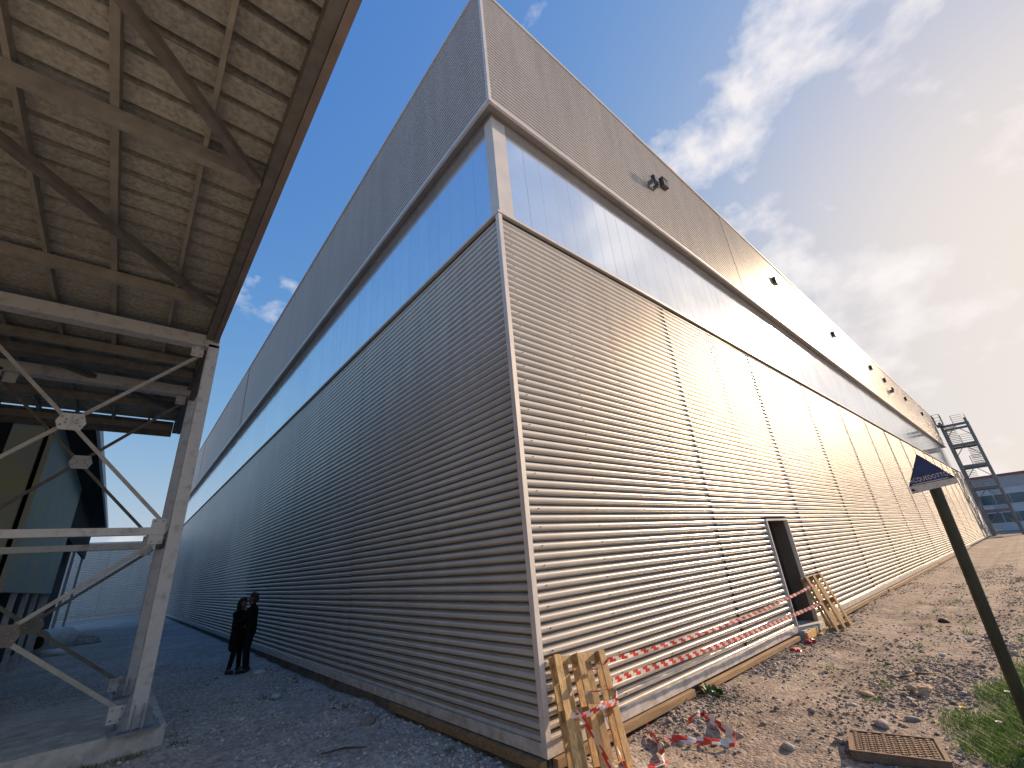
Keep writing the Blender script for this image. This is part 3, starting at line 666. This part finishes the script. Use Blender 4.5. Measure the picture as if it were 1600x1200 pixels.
# lettering
fc = bpy.data.curves.new('lettering', 'FONT'); fc.body = 'ACQUEDOTTO'; fc.size = .060; fc.align_x = 'CENTER'; fc.extrude = .0008; fc.space_character = 1.12
tmp = bpy.data.objects.new('tmp', fc); col.objects.link(tmp)
me = bpy.data.meshes.new_from_object(tmp.evaluated_get(bpy.context.evaluated_depsgraph_get())); bpy.data.objects.remove(tmp)
me.materials.clear(); me.materials.append(MATS['sign_letter'])
ey = (Cc - B).normalized(); ex = Vector((-1, 0, 0)); ez = ey.cross(Vector((1, 0, 0))); ez = Vector((0, 0, 1)) - ey * ey.z; ez.normalize()
base = B * .5 + Cc * .5 + ez * .032 + Vector((-.0045, .004, 0))
TM = Matrix((ey * .70, ez * 1.0, ex)).transposed().to_4x4(); TM.translation = base
me.transform(TM); link('lettering', me, pl)

# ------------------------------------------------------------------ pallets
def rot_from(w):
    w = Vector(w); return Matrix.Rotation(w.length, 3, w.normalized())
def pallet(pos, w, k, label):
    Rr = rot_from(w); W, L = .8 * k, 1.2 * k
    t = empty('wood_pallet', Vector(pos) + Rr @ Vector((W / 2, 0, -L))); tag(t, label, 'pallet', 'wooden pallets leaning on the lit wall')
    T = Matrix.Translation(pos) @ Rr.to_4x4()
    def pc(name, u0, u1, d0, d1, v0, v1, m='pallet_wood'):
        # u across, v down along the length, d depth behind the front face
        j = lambda: random.uniform(-.004, .004)
        b = MB().box((u0 + j(), d0, -v1 + j()), (u1 + j(), d1, -v0 + j()))
        me = b.mesh(name, m); me.transform(T); o = link(name, me, t)
        bv = o.modifiers.new('bevel', 'BEVEL'); bv.width = .004; bv.segments = 1
        return o
    bw = .1 * k; th = .022 * k; bh = .078 * k
    for u in (0, (W - bw) / 2, W - bw): pc('skid_board', u, u + bw, 0, th, 0, L)
    for u in (0, (W - .145 * k) / 2, W - bw):
        for v in (0, (L - .1 * k) / 2, L - .1 * k):
            pc('block', u + .004, u + (.14 * k if 0 < u < W - bw - .01 else bw) - .004, th + .001, th + bh, v + .002, v + .1 * k, 'pallet_block')
    for v in (0, (L - .1 * k) / 2, L - .1 * k): pc('cross_board', 0, W, th + bh + .001, 2 * th + bh, v, v + .1 * k)
    dw = [.1 * k, .1 * k, .14 * k, .1 * k, .1 * k]; gap = (W - sum(dw)) / 4; u = 0
    for q in dw: pc('deck_board', u, u + q, 2 * th + bh + .001, 3 * th + bh, 0, L); u += q + gap
    return T
T1 = pallet((.107, -.118, .863), (-.3004, .1118, -.1905), .846, 'tape-wrapped wooden pallet leaning on the wall right at the corner')
T2 = pallet((8.096, -.135, .931), (-.2644, -.0141, -.1664), .90, 'wooden pallet leaning beside the open doorway')

# ------------------------------------------------------------------ barrier tape
def smooth_path(pts, n):
    P = np.array(pts, float); t = np.linspace(0, len(P) - 1, n); out = []
    for q in t:
        i = min(int(q), len(P) - 2); f = q - i; p0 = P[max(i - 1, 0)]; p1 = P[i]; p2 = P[i + 1]; p3 = P[min(i + 2, len(P) - 1)]
        out.append(.5 * (2 * p1 + (p2 - p0) * f + (2 * p0 - 5 * p1 + 4 * p2 - p3) * f * f + (3 * p1 - p0 - 3 * p2 + p3) * f ** 3))
    return np.array(out)
def ribbon(pts, width, stripe, wdir, twist=0.0, ph=0.0, slant=.5, crumple=0.0):
    """tape as a real strip of quads; red and white stripes alternate along it"""
    P = smooth_path(pts, 600); d = np.r_[0, np.cumsum(np.linalg.norm(np.diff(P, axis=0), axis=1))]
    step = stripe / 2; n = max(4, int(d[-1] / step)); s = np.linspace(0, d[-1], n + 1)
    Q = np.stack([np.interp(s, d, P[:, k]) for k in range(3)], 1); b = MB(); rows = []
    for i in range(n + 1):
        tng = Q[min(i + 1, n)] - Q[max(i - 1, 0)]; tng = Vector(tng).normalized(); wv = Vector(wdir); wv = (wv - tng * wv.dot(tng)).normalized()
        a = twist * s[i] + ph + crumple * math.sin(s[i] * 9.0 + ph * 3) + (crumple * .6) * math.sin(s[i] * 23.0)
        wv = Matrix.Rotation(a, 3, tng) @ wv; c = Vector(Q[i])
        rows.append((c - wv * width / 2, c + wv * (width * .04), c + wv * width / 2))
    for i in range(n):
        r0, r1 = rows[i], rows[i + 1]
        for j in range(2):
            red = ((i // 2 + (1 if (slant and j and i % 2) else 0)) % 2)
            b.add([r0[j], r1[j], r1[j + 1], r0[j + 1]], [(0, 1, 2, 3)], red)
    return b
def tape(pts, label, width=.07, stripe=.1, wdir=(0, 0, 1), twist=0.0, ph=0.0, crumple=0.0, group='red and white barrier tape'):
    o = ribbon(pts, width, stripe, wdir, twist, ph, crumple=crumple).build('barrier_tape', ['tape_white', 'tape_red'])
    tag(o, label, 'barrier tape', group); return o
def onp(u, v, d=-.012): return tuple((Matrix(T1) @ Vector((u, d, -v)))[:])
W1 = .8 * .846
tape([(.80, -.20, .69), (1.4, -.2, .655), (3.0, -.21, .62), (5.0, -.21, .635), (7.0, -.2, .70), (8.22, -.22, .775)], 'upper taut red and white tape strung from the near pallet to the far one', .05, .11, twist=.0, crumple=.18)
tape([(.82, -.27, .50), (1.4, -.22, .475), (3.0, -.21, .41), (5.0, -.21, .385), (7.0, -.2, .385), (8.2, -.29, .42)], 'lower taut red and white tape strung from the near pallet past the doorway', .062, .1, twist=.0, crumple=.12)
tape([onp(.10, .36), onp(.2, .27, -.02), onp(.36, .18, -.03), onp(.55, .16, -.02), onp(W1, .10, -.01)], 'crumpled tape slung diagonally across the top of the near pallet', .035, .11, twist=3, crumple=.6)
tape([onp(.06, .52), onp(.25, .53, -.02), onp(.45, .49, -.02), onp(W1 + .01, .47)], 'tape band wrapped straight across the middle of the near pallet', .055, .09, crumple=.5)
tape([onp(.28, .36), onp(.45, .36, -.02), onp(.6, .36, -.02), onp(W1 + .015, .35), onp(W1 + .012, .42, .0), onp(.6, .50, -.03)], 'short knotted tape loop on the right side of the near pallet', .04, .1, twist=2.5, crumple=.7)
tape([onp(.12, .50, -.02), onp(.22, .62, -.03), onp(.32, .82, -.03), onp(.44, 1.0, -.06), (.80, -.72, -.125), (.92, -.70, -.13)], 'tape tail running down the near pallet to the ground', .05, .13, twist=1.5, crumple=.4)
tape([onp(.45, .52, -.02), onp(.48, .68, -.03), onp(.52, .86, -.03), onp(.56, 1.0, -.05), (.84, -.70, -.12)], 'second thinner tape tail hanging down the near pallet', .035, .14, twist=2.5, crumple=.4)
GT = [(.86, -.72), (1.02, -.62), (1.18, -.46), (1.33, -.33), (1.36, -.38), (1.42, -.50), (1.53, -.72), (1.62, -.92), (1.72, -1.02), (1.85, -.98), (1.95, -.80), (2.10, -.60), (2.18, -.48), (2.05, -.48), (1.85, -.45)]
tape([(x, y, float(gz(x, y)) + .045 + .015 * math.sin(i * 2.1)) for i, (x, y) in enumerate(GT)], 'loose twisted tape lying in a loop on the gravel', .085, .16, wdir=(0, .5, 1), twist=2.2, crumple=.6)
GT = [(1.20, -.45), (1.30, -.31), (1.42, -.20), (1.52, -.10)]
tape([(x, y, float(gz(x, y)) + .05) for x, y in GT], 'short tape end pointing at the wall from the loose loop', .05, .12, wdir=(0, .4, 1), twist=3.5, crumple=.5)

# ------------------------------------------------------------------ manhole cover
mc = empty('manhole_cover', (2.33, -2.28, -.16)); tag(mc, 'rusty rectangular manhole cover with raised lozenge pattern in the gravel', 'manhole cover')
u_ = Vector((.27, -.963, 0)); v_ = Vector((-.963, -.27, 0)); c0 = Vector((2.36, -2.28, -.095))
def mq(u, v, z=0): return c0 + u_ * u + v_ * v + Vector((0, 0, z))
MB().prism([mq(-.36, -.27, -.07), mq(.36, -.27, -.07), mq(.36, .27, -.07), mq(-.36, .27, -.07)], (0, 0, 1), .07).build('plate', 'cast_iron', mc, bevel=.006)
fr = MB()
for a, b, cc, d in ((-.36, -.335, -.27, .27), (.325, .36, -.27, .27), (-.334, .324, -.27, -.25), (-.334, .324, .25, .27)):
    fr.prism([mq(a, cc, .001), mq(b, cc, .001), mq(b, d, .001), mq(a, d, .001)], (0, 0, 1), .012)
fr.build('rim', 'cast_iron', mc)
lz = MB()
for i in range(11):
    for j in range(9):
        u = -.285 + i * .056; v = -.215 + j * .052 + (.026 if i % 2 else 0)
        if v > .23: continue
        lz.prism([mq(u - .024, v, .001), mq(u, v - .02, .001), mq(u + .024, v, .001), mq(u, v + .02, .001)], (0, 0, 1), .009)
lz.build('tread_pattern', 'cast_iron', mc)
MB().prism([mq(-.42, -.33, -.16), mq(.42, -.33, -.16), mq(.42, .36, -.16), mq(-.42, .36, -.16)], (0, 0, 1), .085).build('seat_frame', 'cast_iron_dark', mc, bevel=.006)

# ------------------------------------------------------------------ gravel, stones, litter
def ico(sub=1):
    bm = bmesh.new(); bmesh.ops.create_icosphere(bm, subdivisions=sub, radius=1.0)
    V = np.array([v.co[:] for v in bm.verts]); F = np.array([[v.index for v in f.verts] for f in bm.faces]); bm.free(); return V, F
IV, IF = ico(1)
BV = []
for k in range(14):
    d = 1 + .30 * (rng.random((len(IV), 1)) - .5); BV.append(IV * d * np.array([1, rng.uniform(.55, .95), rng.uniform(.38, .7)]))
def inside_forbidden(x, y):
    b = (x > -.02) & (y > -.0)
    s = (x < -2.6) & (y > 4.98) & (y < 8.45)
    m = (np.abs((x - 2.36) * .27 + (y + 2.28) * -.963) < .37) & (np.abs((x - 2.36) * -.963 + (y + 2.28) * -.27) < .29)
    return b | s | m
def grass_d(x):     # y of the grass edge
    return np.interp(x, [1.4, 2.2, 2.6, 3.4, 4.7, 6.1, 8.6, 11, 20, 60], [-3.3, -2.95, -2.75, -2.5, -2.66, -2.76, -3.0, -3.0, -3.2, -3.4])
def scatter_stones(name, n, xr, yr, smin, smax, power, tone_mu, tone_sd, seed, dens=None, sink=.35):
    r = np.random.default_rng(seed)
    x = r.uniform(*xr, n); y = r.uniform(*yr, n); keep = ~inside_forbidden(x, y)
    if dens is not None: keep &= r.random(n) < dens(x, y)
    x, y = x[keep], y[keep]; n = len(x)
    s = smin * (smax / smin) ** (r.random(n) ** power)
    th = r.uniform(0, 2 * np.pi, n); kind = r.integers(0, len(BV), n); B = np.array(BV)[kind]
    tx = r.uniform(-.35, .35, n)
    c, sn = np.cos(th), np.sin(th)
    xx = B[:, :, 0] * c[:, None] - B[:, :, 1] * sn[:, None]; yy = B[:, :, 0] * sn[:, None] + B[:, :, 1] * c[:, None]; zz = B[:, :, 2] + tx[:, None] * B[:, :, 0]
    V = np.stack([xx * s[:, None] + x[:, None], yy * s[:, None] + y[:, None], zz * s[:, None] + (gz(x, y) + s * (.5 - sink))[:, None]], -1)
    F = (IF[None] + (np.arange(n) * len(IV))[:, None, None]).reshape(-1, 3)
    me = np_mesh(name, V.reshape(-1, 3), F, 'gravel_stone', smooth=True)
    a = me.attributes.new('tone', 'FLOAT', 'POINT'); t = np.clip(r.normal(tone_mu, tone_sd, n), 0, 1); a.data.foreach_set('value', np.repeat(t, len(IV)).astype(np.float32))
    return me
camd = lambda x, y: np.hypot(x + 3.5, y + 3.9)
clump = lambda x, y: np.clip((vnoise(x * 1.3 + 5, y * 1.3) - .25) * 1.9, .06, 1)
not_grass = lambda x, y: np.where(y < grass_d(x) - .1, .15, 1.0) * np.where((x > 0) & (y < 0), 1, 1)
track = lambda x, y: 1 - .72 * np.exp(-((y + 1.25 - .04 * x) / .55) ** 2)
bank = lambda x, y: track(x, y) + 2.0 * np.exp(-((y + .22) / .28) ** 2) + 1.5 * np.exp(-((y - grass_d(x) - .35) / .5) ** 2)
me = scatter_stones('gravel', 60000, (-.6, 8), (-4.2, 0.2), .005, .028, 2.4, .40, .16, 1, lambda x, y: np.clip(clump(x, y) * not_grass(x, y) * bank(x, y) * .55, 0, 1))
gr = link('gravel', me); tag(gr, 'loose brown and grey gravel along the sunlit wall', 'gravel', kind='stuff')
me = scatter_stones('gravel', 26000, (7, 26), (-5.5, 0.2), .008, .032, 2.0, .40, .16, 2, lambda x, y: np.clip(clump(x, y) * not_grass(x, y) * bank(x, y) * .6, 0, 1))
gr = link('gravel', me); tag(gr, 'loose gravel on the sunlit track further towards the stair tower', 'gravel', kind='stuff')
me = scatter_stones('gravel', 75000, (-6, -.02), (-1, 14), .006, .034, 2.0, .95, .15, 3, lambda x, y: np.clip(clump(x, y) * (.55 + 1.6 * np.exp(-((x + .35) / .35) ** 2)) * .7, 0, 1))  # pale gravel, tone raised further to brighten the shaded floor
gr = link('gravel', me); tag(gr, 'pale crushed gravel covering the shaded alley floor', 'gravel', kind='stuff')
me = scatter_stones('pebbles', 1500, (.4, 9), (-3.4, -.05), .028, .062, 2.2, .5, .16, 4, lambda x, y: np.clip(clump(x, y) * not_grass(x, y) * bank(x, y) * .34, 0, 1), sink=.3)
gr = link('pebbles', me); tag(gr, 'rounded pebbles scattered over the sunlit gravel', 'pebbles', kind='stuff')
me = scatter_stones('rubble', 700, (-3, -.05), (-.5, 10), .03, .07, 2.4, .66, .2, 5, lambda x, y: np.clip(.05 + 1.0 * np.exp(-((x + .3) / .25) ** 2), 0, 1), sink=.3)
gr = link('rubble', me); tag(gr, 'broken stones lying along the foot of the shaded wall', 'rubble', kind='stuff')

# larger cobbles one can pick out
IV2, IF2 = ico(3)
def cobble(x, y, s, label, m='stone_big', sq=(1, .75, .5)):
    r = np.random.default_rng(int(abs(x * 977 + y * 131)) + 3); k = r.uniform(0, 20, 3)
    V = IV2.copy(); nn = .86 + .24 * vnoise(V[:, 0] * 1.3 + k[0], V[:, 1] * 1.3 + V[:, 2] * 1.1 + k[1]) + .07 * vnoise(V[:, 0] * 4 + k[2], V[:, 2] * 4 + V[:, 1] * 3)
    V = V * nn[:, None] * np.array(sq) * s; a = r.uniform(0, 6.28); c, sn = math.cos(a), math.sin(a)
    V = np.stack([V[:, 0] * c - V[:, 1] * sn, V[:, 0] * sn + V[:, 1] * c, V[:, 2]], 1)
    o = link('cobble', np_mesh('cobble', V, IF2, m), None, (x, y, float(gz(x, y)) + s * .2)); tag(o, label, 'stone', 'larger stones lying about'); return o
cobble(3.02, -2.05, .085, 'smooth grey oval stone just behind the manhole cover')
cobble(10.2, -1.84, .12, 'dark solitary stone out on the sunlit track', 'cast_iron_dark', (1, .8, .6))
cobble(2.0, -1.45, .075, 'pale rounded stone in front of the manhole cover, towards the pallet')
cobble(3.4, -2.25, .07, 'small pale stone between the manhole cover and the grass')
cobble(4.1, -1.7, .08, 'flat buff stone on the track short of the rag', 'rag', (1.3, .7, .3))
cobble(-.55, 9.2, .13, 'whitish stone at the shaded wall foot beside the two people', 'white_plastic')
cobble(-.45, 3.2, .14, 'dark broken stone under the end of the shaded batten')
cobble(-.9, 6.3, .09, 'pale stone beside a weed in the shaded alley', 'white_plastic')
# rag, plastic scraps
def crumple(name, x, y, s, m, label, cat, flat=.45, seed=1):
    V = IV2.copy(); nn = .55 + .9 * vnoise(V[:, 0] * 2.6 + seed * 5, V[:, 1] * 2.6 + V[:, 2] * 2.2 + seed)
    V = V * nn[:, None] * np.array([1.25, .85, flat]) * s
    o = link(name, np_mesh(name, V, IF2, m, smooth=False), None, (x, y, float(gz(x, y)) + s * flat * .4)); tag(o, label, cat); return o
crumple('crumpled_rag', 4.56, -2.17, .16, 'rag', 'crumpled tan rag lying on the gravel near the grass', 'rag', seed=3)
crumple('plastic_scrap', 6.75, -.30, .10, 'red_plastic', 'larger crumpled red plastic scrap just below the doorway plank', 'litter', .55, seed=6)
crumple('plastic_scrap', 6.05, -.28, .10, 'red_plastic', 'flatter red plastic scrap nearer the corner on the gravel', 'litter', .3, seed=9)
def twig(p0, p1, r, label):
    p0 = Vector((p0[0], p0[1], float(gz(*p0)) + r * 2)); p1 = Vector((p1[0], p1[1], float(gz(*p1)) + r * 2)); mid = (p0 + p1) / 2 + Vector((.02, .03, .015))
    o = MB().tube(p0, mid, r * .7, r, 7).tube(mid, p1, r, r * .5, 7).build('twig', 'twig', None, smooth=True); tag(o, label, 'twig'); return o
twig((4.95, -1.9), (5.6, -2.2), .018, 'dark stick on the sunlit gravel beyond the rag')
twig((-1.3, 2.55), (-.85, 2.3), .012, 'thin reddish twig in the shaded gravel near the corner')

# ------------------------------------------------------------------ grass and weeds
def blades(name, x, y, h0, h1, wid, tone_f, seed, lean=.5):
    r = np.random.default_rng(seed); n = len(x); h = r.uniform(h0, h1, n); a = r.uniform(0, 2 * np.pi, n); l = r.uniform(.1, 1.0, n) * lean * h
    w = wid * r.uniform(.6, 1.3, n); z = gz(x, y) - .01; dx, dy = np.cos(a), np.sin(a); px, py = -dy, dx
    P = []
    for t, wf in ((0, 1), (.5, .8), (1, .08)):
        ox = x + dx * l * t ** 1.8; oy = y + dy * l * t ** 1.8; oz = z + h * t * (1 - .15 * t)
        P.append(np.stack([ox - px * w * wf / 2, oy - py * w * wf / 2, oz], -1)); P.append(np.stack([ox + px * w * wf / 2, oy + py * w * wf / 2, oz], -1))
    V = np.stack(P, 1).reshape(-1, 3); b = (np.arange(n) * 6)[:, None, None]
    F = (np.array([[0, 1, 3, 2], [2, 3, 5, 4]])[None] + b).reshape(-1, 4)
    me = np_mesh(name, V, F, 'grass', smooth=True); at = me.attributes.new('tone', 'FLOAT', 'POINT')
    at.data.foreach_set('value', np.repeat(np.clip(tone_f(x, y) + r.normal(0, .14, n), 0, 1), 6).astype(np.float32)); return me
r = np.random.default_rng(21); n = 150000
x = 2.0 + 18 * r.random(n) ** 1.7; y = r.uniform(-7.0, -2.3, n)
edge = grass_d(x) + .35 * (vnoise(x * 1.7, y * 1.7) - .5) + .12 * (vnoise(x * 6, y * 6) - .5)
bare = vnoise(x * .9 + 3, y * .9 + 8)
keep = (y < edge) & ~inside_forbidden(x, y) & (r.random(n) < np.clip((edge - y) * 4 + .1, 0, 1)) & (r.random(n) < np.where(bare < .3, .25, 1))
x, y = x[keep], y[keep]
tone = lambda x, y: .22 + .75 * np.clip((vnoise(x * 1.1 + 20, y * 1.1) - .45) * 1.6, 0, 1)
gs = link('grass', blades('grass', x, y, .05, .15, .007, tone, 5, 1.2)); tag(gs, 'short green verge grass growing at the right edge of the gravel', 'grass', kind='stuff')
# sparse tufts in gravel and along the slab
cen = [(r.uniform(3.5, 14), r.uniform(-2.6, -.9)) for _ in range(22)] + [(r.uniform(-4.6, -2.4), 4.9 + r.uniform(-.12, .05)) for _ in range(14)] + [(r.uniform(-5.5, -3.3), 8.7 + r.uniform(-.2, .25)) for _ in range(34)] + [(-.95, 6.1), (-1.1, 6.4), (-2.5, 5.3), (-.4, 4.2), (-.3, 5.1), (-.3, 1.3)]
xs, ys = [], []
for a, b in cen:
    k = int(r.integers(14, 45)); xs.append(a + r.normal(0, .07, k)); ys.append(b + r.normal(0, .06, k))
xs = np.concatenate(xs); ys = np.concatenate(ys); kp = ~inside_forbidden(xs, ys); xs, ys = xs[kp], ys[kp]
gs = link('weed_tufts', blades('weed_tufts', xs, ys, .03, .11, .008, lambda a, b: np.full(len(a), .25), 6, 1.2)); tag(gs, 'sparse tufts of weeds between the stones and along the slab', 'weeds', kind='stuff')
# broad-leaved weed at the batten joint
wd = empty('leafy_weed', (3.02, -.22, -.14)); tag(wd, 'dark green leafy weed growing at the joint of the wall battens', 'weed')
for k in range(40):
    a = random.uniform(0, 6.28); l = random.uniform(.10, .27); el = random.uniform(.2, 1.0); w = random.uniform(.018, .036)
    b0 = Vector((2.98 + random.uniform(-.12, .12), -.2 + random.uniform(-.1, .04), -.14)); d = Vector((math.cos(a) * math.cos(el), math.sin(a) * math.cos(el), math.sin(el))); s_ = d.cross(Vector((0, 0, 1))).normalized() * w
    m1 = b0 + d * l * .45; m2 = b0 + d * l * .8 - Vector((0, 0, .006)); tp = b0 + d * l - Vector((0, 0, .02))
    o = MB().add([b0, m1 - s_, m1 + s_, m2 - s_ * .7, m2 + s_ * .7, tp], [(0, 1, 2), (1, 3, 4, 2), (3, 5, 4)]).build('leaf', 'leaf', wd)
def flower(x, y, h, m, label, rr=.022):
    z = float(gz(x, y)); t = empty('wild_flower', (x, y, z)); tag(t, label, 'flower')
    MB().tube((x, y, z), (x + .015, y + .01, z + h), .0035, n=6).build('stem', 'leaf', t)
    hd = MB()
    for k in range(14):
        a = k * 2 * math.pi / 14; c = Vector((x + .015, y + .01, z + h)); d = Vector((math.cos(a), math.sin(a), .35)); s_ = Vector((-math.sin(a), math.cos(a), 0)) * rr * .28
        hd.add([c, c + d * rr * .6 - s_, c + d * rr, c + d * rr * .6 + s_], [(0, 1, 2, 3)])
    hd.build('petals', m, t)
    MB().tube((x + .015, y + .01, z + h - .004), (x + .015, y + .01, z + h + .012), rr * .5, rr * .3, 8).build('flower_head', m, t)
flower(3.42, -2.72, .16, 'flower_yellow', 'yellow dandelion standing in the grass by the manhole cover', .032)
flower(4.25, -3.02, .17, 'flower_white', 'white flower head in the grass beside the sign pole', .03)
flower(3.22, -2.98, .13, 'flower_white', 'cream flower head low in the grass nearest the viewer', .028)

# ------------------------------------------------------------------ two people by the shaded wall
def blob_mesh(name, caps, m, vox=.014, smooth_it=4):
    bm = bmesh.new()
    for p0, p1, r0, r1 in caps:
        p0 = Vector(p0); p1 = Vector(p1); d = (p1 - p0); n = max(2, int(d.length / (min(r0, r1) * .5)) + 1)
        for i in range(n):
            t = i / (n - 1); bmesh.ops.create_icosphere(bm, subdivisions=2, radius=r0 + (r1 - r0) * t, matrix=Matrix.Translation(p0 + d * t))
    me = bpy.data.meshes.new('tmp'); bm.to_mesh(me); bm.free(); o = bpy.data.objects.new('tmp', me); col.objects.link(o)
    rm = o.modifiers.new('r', 'REMESH'); rm.mode = 'VOXEL'; rm.voxel_size = vox; sm = o.modifiers.new('s', 'SMOOTH'); sm.iterations = smooth_it; sm.factor = .5
    out = bpy.data.meshes.new_from_object(o.evaluated_get(bpy.context.evaluated_depsgraph_get())); bpy.data.objects.remove(o); bpy.data.meshes.remove(me)
    out.name = name; out.materials.clear(); out.materials.append(MATS[m]); out.shade_smooth(); return out
def person(x, y, face, H, arms, label, hairm, jm, tm, hood=False, long_coat=False, stance=.1):
    z0 = float(gz(x, y)); k = H / 1.75
    t = empty('person', (x, y, z0)); tag(t, label, 'person', 'couple standing by the shaded wall')
    F = Vector((math.cos(face), math.sin(face), 0)); S = Vector((-F.y, F.x, 0))
    def P(f, s, z): return Vector((x, y, z0)) + (F * f + S * s) * k + Vector((0, 0, z * k))
    hipL, hipR = P(-.02, .09, .92), P(-.02, -.09, .92); kL, kR = P(.02, .10, .50), P(.03, -.10, .50); aL, aR = P(-.02, .10 + stance * .3, .09), P(.0, -.10 - stance * .3, .09)
    chest = P(0, 0, 1.25); neck = P(.0, 0, 1.48); head = P(.035, 0, 1.635)
    shL, shR = P(0, .185, 1.40), P(0, -.185, 1.40)
    (eL, hL), (eR, hR) = [tuple(P(*q) for q in a) for a in arms]
    def limb(ex): return [(hipL, kL, .080 + ex, .056 + ex), (kL, aL, .055 + ex, .040 + ex), (hipR, kR, .080 + ex, .056 + ex), (kR, aR, .055 + ex, .040 + ex)]
    torso = [(P(-.01, .08, .95), P(0, .10, 1.36), .10, .095), (P(-.01, -.08, .95), P(0, -.10, 1.36), .10, .095), (P(.02, 0, 1.0), P(.02, 0, 1.34), .11, .10), (shL, shR, .062, .062)]
    armc = lambda ex: [(shL, eL, .052 + ex, .042 + ex), (eL, hL, .040 + ex, .028 + ex), (shR, eR, .052 + ex, .042 + ex), (eR, hR, .040 + ex, .028 + ex)]
    fingers = []
    for h_, e_, sg_ in ((hL, eL, 1), (hR, eR, -1)):
        d = (h_ - e_).normalized(); pw = d.cross(Vector((0, 0, 1))).normalized(); fingers.append((h_, h_ + d * .07, .030, .032))
        for j in range(4): b = h_ + d * .08 + pw * (j - 1.5) * .019; fingers.append((b, b + d * (.06 + .012 * (1 - abs(j - 1.4))) - pw * 0 + Vector((0, 0, -.012)), .0098, .0082))
        fingers.append((h_ + d * .02 + Vector((0, 0, .028)), h_ + d * .07 + Vector((0, 0, .055)), .0105, .009))
    hd = [(neck - Vector((0, 0, .06)), head - Vector((0, 0, .05)), .055, .055), (P(.02, 0, 1.66), P(.03, 0, 1.69), .092, .080), (P(.065, 0, 1.585), P(.05, 0, 1.63), .058, .072),
          (P(.125, 0, 1.645), P(.135, 0, 1.615), .013, .018), (P(.10, -.012, 1.57), P(.10, .012, 1.57), .022, .022), (P(.01, .088, 1.635), P(.01, .09, 1.655), .020, .020), (P(.01, -.088, 1.635), P(.01, -.09, 1.655), .020, .020)]
    feet = [(aL, P(.13, .12 + stance * .3, .05), .045, .038), (aR, P(.14, -.13 - stance * .3, .05), .045, .038)]
    body = link('body', blob_mesh('body', limb(-.012) + torso + armc(-.012) + fingers + hd + feet, 'skin', .012), t)
    tr = [(P(-.01, .05, .93), P(-.01, -.05, .93), .118, .118)]
    link('trousers', blob_mesh('trousers', limb(.012) + tr, tm), t)
    jac = [(a, b, r0 + .018, r1 + .018) for a, b, r0, r1 in torso] + armc(.010) + [(P(0, 0, 1.44), P(0, 0, 1.49), .075, .07)]
    jac += [(P(-.01, .06, .62 if long_coat else .86), P(-.01, .07, 1.0), .145 if long_coat else .12, .125), (P(-.01, -.06, .62 if long_coat else .86), P(-.01, -.07, 1.0), .145 if long_coat else .12, .125)]
    link('jacket', blob_mesh('jacket', jac, jm), t)
    sh = [(aL - Vector((0, 0, .03)), P(.14, .125 + stance * .3, .042), .054, .045), (aR - Vector((0, 0, .03)), P(.15, -.135 - stance * .3, .042), .054, .045), (aL - Vector((0, 0, .04)), P(-.06, .10 + stance * .3, .045), .05, .045), (aR - Vector((0, 0, .04)), P(-.05, -.10 - stance * .3, .045), .05, .045)]
    link('shoes', blob_mesh('shoes', sh, 'shoe'), t)
    hr = [(P(-.01, 0, 1.70), P(.03, 0, 1.725), .098, .082), (P(-.045, 0, 1.62), P(-.02, 0, 1.69), .078, .088)]
    if hood: hr += [(P(-.05, 0, 1.48), P(-.04, 0, 1.64), .09, .10), (P(-.0, .07, 1.58), P(0, .07, 1.66), .055, .055), (P(-.0, -.07, 1.58), P(0, -.07, 1.66), .055, .055)]
    link('hair', blob_mesh('hair', hr, hairm), t)
    return t
fA = math.atan2(.64, -.76)           # taller one faces the other
fB = fA + math.pi
person(-.72, 9.93, fA + .25, 1.73, (((.16, .26, 1.14), (.32, .12, 1.18)), ((.12, -.27, 1.12), (.24, -.12, 1.02))), 'taller person in a dark jacket with cropped hair, on the right of the couple', 'hair_grey', 'cloth_black', 'cloth_navy')
person(-.93, 10.14, fB - .2, 1.62, (((.10, .25, 1.13), (.27, .16, 1.20)), ((.10, -.24, 1.10), (.26, -.14, 1.08))), 'shorter person in a long black coat with covered hair, on the left of the couple', 'hair', 'cloth_black', 'cloth_black', hood=True, long_coat=True, stance=.25)
